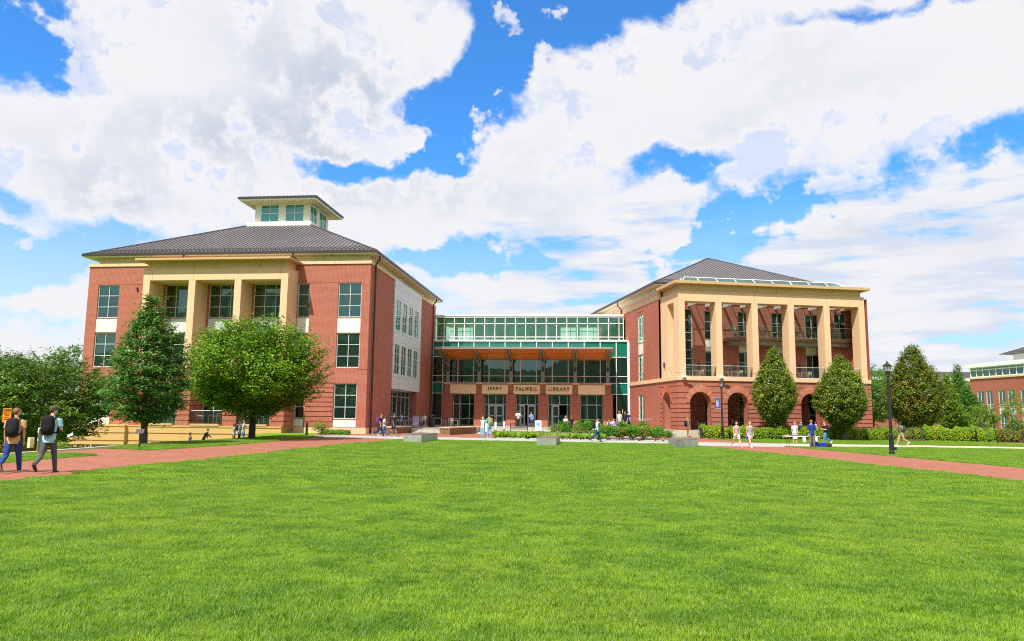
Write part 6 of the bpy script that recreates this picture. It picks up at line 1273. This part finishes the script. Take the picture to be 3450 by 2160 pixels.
    if bk in ('pants','wide','shorts'):
        loft(mb, [(c_, a, b) for c_,a,b in pr]); wd = 1.55 if bk == 'wide' else 1.0
        for l in legs:
            if bk == 'shorts': k2 = l[0].lerp(l[1],.78); mb.tube([l[0]*h,l[0].lerp(l[1],.4)*h,k2*h],[.055*g*h,.054*g*h,.054*g*h],12)
            else:
                an = l[1].lerp(l[2],.97); mb.tube([l[0]*h,l[0].lerp(l[1],.5)*h,l[1]*h,l[1].lerp(l[2],.4)*h,an*h],[.054*g*h,.048*g*h*(1+(wd-1)*.5),.038*g*h*wd,.036*g*h*wd,.030*g*h*wd],12)
    else:
        hem = {'skirt':.30,'dress':.33,'long':.05}[bk]*1.0; kz = hz_-.0; zb = hem if not sit else hz_-.06
        loft(mb, [(Vector((0,0,zb))*h,.075*h*g,.105*h*g),(Vector((0,0,(zb+hz_)/2))*h,.072*h*g,.10*h*g),pr[0],pr[1],pr[2],pr[3]], 18)
    remesh(mb, vox, bm_, {'pants':'trousers','wide':'trousers','shorts':'shorts','skirt':'skirt','dress':'skirt','long':'skirt'}[bk], root)
    # ---- top
    tcx, tk = top; tm = tcx if not isinstance(tcx, tuple) else cloth(tcx); mb = MB(); lo = 1 if bk not in ('pants','shorts','wide') else 0
    loose = .012 if tk != 'tank' else .006
    rr2 = [R(up(.004*(i-3), z_-(.02 if i==lo else 0)), a*g+loose, b*(.6+.4*g)+loose) for i,(z_,a,b) in list(enumerate(tor))[lo:-1]]
    rr2.append(R(up(.012,.332), .036, .042)); loft(mb, rr2)
    for (sh,e,w_,sd_) in arml:
        if tk == 'short': mb.tube([sh*h,(sh.lerp(e,.72))*h],[.037*h*g,.036*h*g],12)
        if tk == 'long': mb.tube([sh*h,e*h,e.lerp(w_,.5)*h,w_*h],[.037*h*g,.031*h*g,.030*h,.024*h],12)
    remesh(mb, vox, tm, 'shirt' if bk!='dress' else 'dress_top', root)
    # ---- shoes
    for l in legs:
        fd = l[4]; q = MB(); q.tube([(l[2]-fd*.036+Vector((0,0,-.018)))*h,(l[2]+fd*.0+Vector((0,0,-.016)))*h,(l[2]+fd*.055+Vector((0,0,-.024)))*h,(l[2]+fd*.115+Vector((0,0,-.030)))*h],[.020*h,.026*h,.024*h,.014*h],10)
        so_ = q.build('shoe', mat('shoe %.2f%.2f%.2f'%shoe, shoe, .6), root, smooth=True)
    # ---- hair
    hs_, hc = hair; q = MB()
    if hs_ != 'cap' or True:
        q.ball(headpt(-.010,0,.016), .058*h, 14, 9, (1.02,.92,1.0))
        if hs_ in ('long','mid'):
            L_ = .20 if hs_ == 'long' else .11
            loft(q, [(headpt(-.040,0,-L_),.012*h,.035*h),(headpt(-.040,0,-L_*.55),.026*h,.052*h),(headpt(-.028,0,-.03),.036*h,.050*h),(headpt(-.018,0,.03),.04*h,.05*h)])
        if hs_ == 'afro': q.ball(headpt(-.008,0,.022), .064*h, 12, 8)
        if hs_ == 'bun': q.ball(headpt(-.05,0,.055), .022*h, 8, 6)
    ho = remesh(q, max(.012,vox*.7), mat('hair '+hc, HR[hc], .6, var=.4, vscale=30, bump=.5, bscale=60), 'hair', root)
    if hs_ in ('short','afro','bun','long','mid','cap'):
        # trim the hair off the face
        bmx = bmesh.new(); bmx.from_mesh(ho.data); pl_ = headpt(.028,0,.018); bmesh.ops.bisect_plane(bmx, geom=bmx.verts[:]+bmx.edges[:]+bmx.faces[:], plane_co=pl_, plane_no=(hf*.8-Vector((0,0,.62))).normalized(), clear_outer=True); bmx.to_mesh(ho.data); bmx.free()
    if hs_ == 'cap':
        q = MB(); q.ball(headpt(-.006,0,.026), .061*h, 14, 8, (1.0,.92,.85)); q.add([headpt(.045,-.035,.022),headpt(.045,.035,.022),headpt(.105,.022,.010),headpt(.105,-.022,.010),headpt(.045,-.035,.030),headpt(.045,.035,.030),headpt(.105,.022,.016),headpt(.105,-.022,.016)],[(0,3,2,1),(4,5,6,7),(0,1,5,4),(1,2,6,5),(2,3,7,6),(3,0,4,7)])
        ca = q.build('cap', cloth((.085,.085,.06)), root, smooth=True)
    if bag:
        q = MB(); c = up(-.115, .19)*h; bc_ = bag if len(bag) == 3 else bag[:3]
        vs = []; 
        for i in range(9):
            t = pi*i/8; rz_ = sin(t)**.45
            for k in range(16):
                a = 2*pi*k/16; cx_, sy_ = cos(a), sin(a); vs.append((c.x+np.sign(cx_)*abs(cx_)**.6*.062*h*rz_, c.y+np.sign(sy_)*abs(sy_)**.6*.088*h*rz_*(1.06-.12*i/8), c.z-.145*h*np.sign(cos(t))*abs(cos(t))**.7))
        q.add(vs, [(i*16+k, i*16+(k+1)%16, (i+1)*16+(k+1)%16, (i+1)*16+k) for i in range(8) for k in range(16)])
        r_ = tag(q.build('backpack', cloth(bc_, 'b'), root, smooth=True), None)
        q = MB(); q.ball((c.x-.058*h,c.y,c.z-.05*h), .062*h, 12, 8, (.35,1.05,.95)); q.build('front_pocket', cloth(tuple(v*.75 for v in bc_), 'b'), r_, smooth=True)
        q = MB()
        for s in (-1,1): q.tube([up(-.065,.30,s*.055)*h, up(-.01,.335,s*.062)*h, up(.058,.29,s*.066)*h, up(.070,.20,s*.072)*h, up(.02,.10,s*.096)*h, up(-.07,.09,s*.07)*h],[.010*h]*6,6,sx=1.4,sy=1)
        q.tube([up(-.07,.33,-.02)*h, up(-.075,.36,0)*h, up(-.07,.33,.02)*h],.005*h,5)
        q.build('strap', cloth(tuple(v*.8 for v in bc_), 'b'), r_)
    root['hand'] = 0; del root['hand']
    return root, arml, h
WHT=(.78,.77,.74); BLK=(.018,.018,.02); JEAN=(.09,.18,.36); JEAND=(.025,.055,.16); LTJ=(.25,.38,.52)
G1='students walking on the left path'; G2='people crossing the plaza'; G3='people at the terrace'
r,_,h = person(-12.80,19.4,.07,1.70,104,'red haired student in tan shirt and jeans with black backpack','stride',((.62,.40,.19),'short'),((.030,.065,.24),'pants'),('short','auburn'),'w',(.45,.45,.42),(.022,.022,.024),('down','down'),1.05,G1,.014,turn=-50,lean=4,phase=-1)
r,al,h = person(-11.98,19.55,.07,1.77,100,'tall student in light blue shirt, grey trousers and cap with black backpack','stride',((.36,.58,.66),'short'),((.10,.10,.105),'pants'),('cap','brown'),'p',(.03,.03,.035),(.014,.014,.015),('hold','hold'),.95,G1,.014,turn=-50,lean=8,phase=-1)
pp_ = tag(MB().box(-.07,.07,-.10,.10,-.004,.004).build('paper', WPL, None, (-11.62,19.85,1.06), .5), 'white sheet of paper held by the student in the cap', 'paper')
pp_.rotation_euler = (.3,-.4,.5)
person(-13.42,19.4,.07,1.80,40,'dark jacketed student cut off by the left edge','walk',((.03,.05,.06),'long'),(BLK,'pants'),('short','brown'),'w',(.1,.1,.1),None,('down','down'),1.0,G1,.014,phase=-1)
person(-18.45,29.6,-.35,1.68,10,'person in white top and orange skirt beyond the curb','stand',(WHT,'short'),((.62,.19,.04),'long'),('long','brown'),'t',(.5,.4,.3),None,('hold','down'),1.0,None,.018)
o_ = MB().box(-.05,.05,-.13,.13,-.28,.12).build('folded_coat', cloth((.72,.66,.42)), None, (-18.72,29.4,.55)); tag(o_,'cream coat over the arm of the person in orange','coat')
person(-9.66,55.43,.07,1.74,0,'young man in black tee and striped track trousers with purple backpack','stride',(BLK,'short'),(stripe_cloth((.02,.02,.022),(.02,.02,.022),2),'pants'),('short','auburn'),'w',(.25,.32,.42),(.16,.05,.22),('swingf','down'),1.0,G2,.02,phase=1,lean=5)
person(-9.72,57.6,.07,1.60,5,'dark haired girl in white top and jeans with tan backpack','walk',(WHT,'short'),(JEAN,'wide'),('mid','dark'),'t',(.75,.75,.75),(.50,.26,.07),('down','hold'),1.0,G2,.02,phase=1)
person(-9.05,58.0,.07,1.84,0,'big young man in black tee and navy shorts','walk',((.035,.033,.033),'short'),((.03,.035,.08),'shorts'),('short','dark'),'t',(.1,.08,.07),None,('hold','down'),1.22,G2,.02,phase=-1)
person(-2.2,58.6,.02,1.62,60,'blond girl in white sweater and wide jeans with hands at her face','stand',(WHT,'long'),(LTJ,'wide'),('long','blond'),'p',(.7,.7,.68),None,('face','face'),1.05,G2,.02)
person(-1.68,58.5,.02,1.80,125,'young man in teal shirt and jeans with tan backpack','stand',((.12,.50,.50),'short'),(LTJ,'pants'),('short','brown'),'p',(.7,.7,.68),(.46,.25,.07),('hold','down'),1.0,G2,.02)
person(.81,85.2,TZ,1.84,-90,'man in white shirt and brown trousers standing at the middle doors','stand',(WHT,'long'),((.05,.025,.015),'pants'),('short','dark'),'b',(.03,.02,.02),None,('hold','hold'),1.05,G3,.022)
person(2.32,85.6,TZ,1.74,-110,'man in pale blue shirt and jeans stepping out of the middle doors','walk',((.25,.33,.68),'long'),(JEAND,'pants'),('short','dark'),'w',(.05,.05,.05),None,('down','hold'),1.0,G3,.022)
person(6.16,90.6,TZ,1.72,90,'person in teal hoodie going in through the right hand doors','stand',((.08,.25,.27),'long'),(BLK,'pants'),('short','dark'),'b',(.1,.1,.1),None,('down','down'),1.0,G3,.024)
person(6.75,90.4,TZ,1.70,80,'person in white shirt just inside the right hand doors','stand',(WHT,'short'),(BLK,'pants'),('short','dark'),'t',(.1,.1,.1),None,('down','down'),1.0,G3,.024)
person(5.21,71.5,.12,1.68,75,'girl with long blond hair in white top behind the ball shrub','stand',(WHT,'short'),(BLK,'pants'),('long','blond'),'w',(.1,.1,.1),None,('hold','hold'),.95,G3,.022)
person(5.78,71.5,.12,1.68,90,'girl in black pinafore with white sleeves and brown hair','stand',((.03,.02,.02),'short'),((.03,.02,.022),'dress'),('long','auburn'),'w',(.05,.05,.05),None,('down','down'),1.0,G3,.022)
r,_,h = person(6.14,53.59,-.04,1.74,0,'young man in light hoodie and jeans with black backpack walking right','stride',((.60,.62,.64),'long'),(JEAND,'pants'),('short','dark'),'p',(.05,.05,.06),(.02,.02,.022),('strap','down'),1.22,G2,.02,phase=1)
person(8.95,68.3,.3,1.35,80,'seated blond student with grey backpack by the waiting group','sit',(WHT,'short'),(JEAND,'pants'),('short','blond'),'w',(.3,.3,.3),(.12,.12,.13),('down','down'),1.0,'group waiting at the right of the terrace',.022)
person(9.3,68.1,.35,1.5,-70,'seated red haired girl in lavender sweater','sit',((.55,.48,.72),'long'),(BLK,'pants'),('long','red'),'w',(.3,.3,.3),None,('down','table'),1.0,'group waiting at the right of the terrace',.022)
person(9.9,68.4,TZ,1.74,90,'girl with long light hair in white tank top and green shorts','stand',(WHT,'tank'),((.28,.34,.18),'shorts'),('long','ltbrown'),'p',(.5,.5,.5),None,('down','down'),1.0,'group waiting at the right of the terrace',.02)
person(10.4,68.3,TZ,1.66,85,'person in black tee with one arm raised','stand',(BLK,'short'),((.35,.26,.18),'shorts'),('mid','ltbrown'),'w',(.5,.5,.5),None,('up','down'),1.15,'group waiting at the right of the terrace',.02)
person(10.75,68.9,TZ,1.70,80,'person in navy top at the back of the waiting group','stand',((.03,.04,.13),'short'),(BLK,'shorts'),('short','brown'),'w',(.5,.5,.5),None,('down','down'),1.0,'group waiting at the right of the terrace',.022)
person(16.4,69.6,-.1,1.84,10,'tall person in olive green clothes with black backpack by the brick pier','stand',((.21,.20,.11),'long'),((.21,.20,.11),'pants'),('bun','blond'),'w',(.7,.7,.7),(.02,.02,.02),('down','down'),.92,None,.02)
person(14.27,47.5,-.1,1.64,-72,'girl in pink top and pale shorts walking toward the lawn','walk',((.62,.45,.42),'tank'),((.66,.55,.50),'shorts'),('long','auburn'),'p',(.75,.28,.30),None,('down','down'),1.08,'pair of girls on the right path',.018,phase=1)
person(15.07,47.35,-.1,1.64,-80,'girl in black and white striped dress with blond hair','walk',(stripe_cloth((.02,.02,.02),(.75,.75,.72),9,True),'short'),(stripe_cloth((.02,.02,.02),(.75,.75,.72),9),'dress'),('long','blond'),'p',(.85,.85,.85),None,('down','down'),1.08,'pair of girls on the right path',.018,phase=-1)
o_ = MB().lathe([(.045,0),(.055,.22),(.03,.24)],10).build('water_bottle', mat('bright blue plastic',(.02,.12,.65),.4), None, (14.80,47.25,.42)); tag(o_,'bright blue bottle carried by the girl in the striped dress','bottle')
person(20.02,50.0,-.14,1.78,95,'man in royal blue shirt and grey trousers seen from behind','stand',((.02,.05,.32),'long'),((.20,.18,.16),'pants'),('short','ltbrown'),'p',(.03,.03,.03),None,('hold','hold'),1.12,'people at the folding table',.018)
person(19.62,51.9,-.14,1.66,-80,'girl in white top facing the man in blue across the folding table','stand',((.70,.73,.80),'short'),(WHT,'skirt'),('long','auburn'),'w',(.7,.7,.7),None,('down','down'),.95,'people at the folding table',.02)
person(23.6,56.4,-.16,1.74,178,'woman in black top and jeans with black backpack walking left','stride',(BLK,'short'),((.07,.20,.42),'pants'),('bun','auburn'),'p',(.8,.8,.8),(.02,.02,.02),('hold','hold'),1.15,'people at the folding table',.02,phase=1)
person(29.76,57.3,-.21,1.86,180,'young man in green shirt and khaki trousers behind the tall lamp post','stride',((.17,.24,.12),'short'),((.42,.31,.17),'pants'),('afro','dark'),'b',(.6,.6,.6),(.04,.05,.06),('hold','hold'),1.0,None,.02,phase=-1)
person(28.7,74.2,-.2,1.66,-60,'girl in blue top with long blond hair talking behind the hedge','stand',((.10,.22,.42),'long'),(BLK,'pants'),('long','blond'),'p',(.5,.5,.5),None,('hold','down'),1.0,'people talking behind the hedge',.022)
person(29.8,74.6,-.2,1.72,200,'dark haired girl in grey top behind the hedge','stand',((.35,.36,.42),'long'),(BLK,'pants'),('long','dark'),'t',(.5,.5,.5),None,('down','down'),1.0,'people talking behind the hedge',.022)
person(30.4,74.8,-.2,1.72,170,'dark haired person in pale grey cardigan behind the hedge, rightmost of the group','stand',((.45,.48,.52),'long'),(BLK,'pants'),('mid','dark'),'t',(.5,.5,.5),None,('down','down'),1.05,'people talking behind the hedge',.022)
person(20.5,77.2,.58,1.72,-160,'person in white shirt seated inside the first arch','sit',((.62,.58,.72),'short'),(BLK,'pants'),('mid','dark'),'b',(.1,.1,.1),None,('table','down'),1.05,'people sitting in the arcade',.024)
person(22.6,76.6,.58,1.72,-20,'person in tan top seated inside the second arch','sit',((.45,.28,.12),'short'),(BLK,'pants'),('short','dark'),'b',(.1,.1,.1),None,('table','down'),1.0,'people sitting in the arcade',.024)
person(-10.55,72.25,TZ,1.80,5,'man in pale lilac shirt and jeans seated at a terrace table','sit',((.55,.57,.74),'short'),(JEAN,'pants'),('short','dark'),'b',(.05,.05,.05),None,('table','table'),1.0,'people sitting on the terrace',.02)
person(-8.75,75.95,TZ,1.68,-110,'woman in white top reading at a table by the brick wall','sit',(WHT,'long'),(BLK,'pants'),('short','auburn'),'w',(.4,.4,.4),None,('table','table'),1.0,'people sitting on the terrace',.02)
G4='people in the sunken walk before the left wing'
person(-20.97,57,gz(-20.97,57),.68+1.02,10,'long haired girl in black dress in the sunken walk','stand',(LTJ,'short'),(BLK,'long'),('long','dark'),'t',(.1,.1,.1),None,('down','hold'),1.0,G4,.02)
person(-20.6,57.1,gz(-20.6,57.1),1.74,10,'girl in grey cardigan with black bag in the sunken walk','stand',((.30,.30,.32),'long'),(BLK,'pants'),('long','brown'),'t',(.1,.1,.1),(.02,.02,.02),('down','down'),1.0,G4,.02)
person(-20.2,56.8,gz(-20.2,56.8),1.76,10,'boy in pale tee and blue shorts beside the zelkova trunk','stand',((.62,.60,.50),'short'),((.04,.14,.42),'shorts'),('short','auburn'),'p',(.4,.4,.4),(.10,.14,.16),('hip','down'),1.0,G4,.02)
person(-23.25,57,gz(-23.25,57)-.05,1.72,5,'bearded man in black leaning forward by the terrace wall','stand',(BLK,'long'),(BLK,'pants'),('short','dark'),'w',(.05,.05,.05),None,('hip','reach'),1.05,G4,.02,lean=22)
person(-24.1,56.6,gz(-24.1,56.6),1.62,0,'dark haired woman in purple top sitting low by the terrace wall','sit',((.35,.20,.45),'tank'),(BLK,'pants'),('mid','dark'),'t',(.05,.05,.05),None,('down','down'),1.0,G4,.02)
for (x,y,c,lab) in ((38.3,79.6,(.55,.58,.8),'far person in pale shirt at the black picnic table'),(39.9,80.2,(.12,.3,.5),'far person in blue at the black picnic table'),(43.5,81.5,(.75,.75,.8),'far person in white left of the man in green'),(57.9,93,(.6,.6,.75),'far seated person by the distant stone wall')):
    person(x,y,gz(x,y),1.7,-60,lab,'sit',(c,'short'),(BLK,'pants'),('short','dark'),'b',(.1,.1,.1),None,('down','down'),1.0,'distant people at the right',.03)
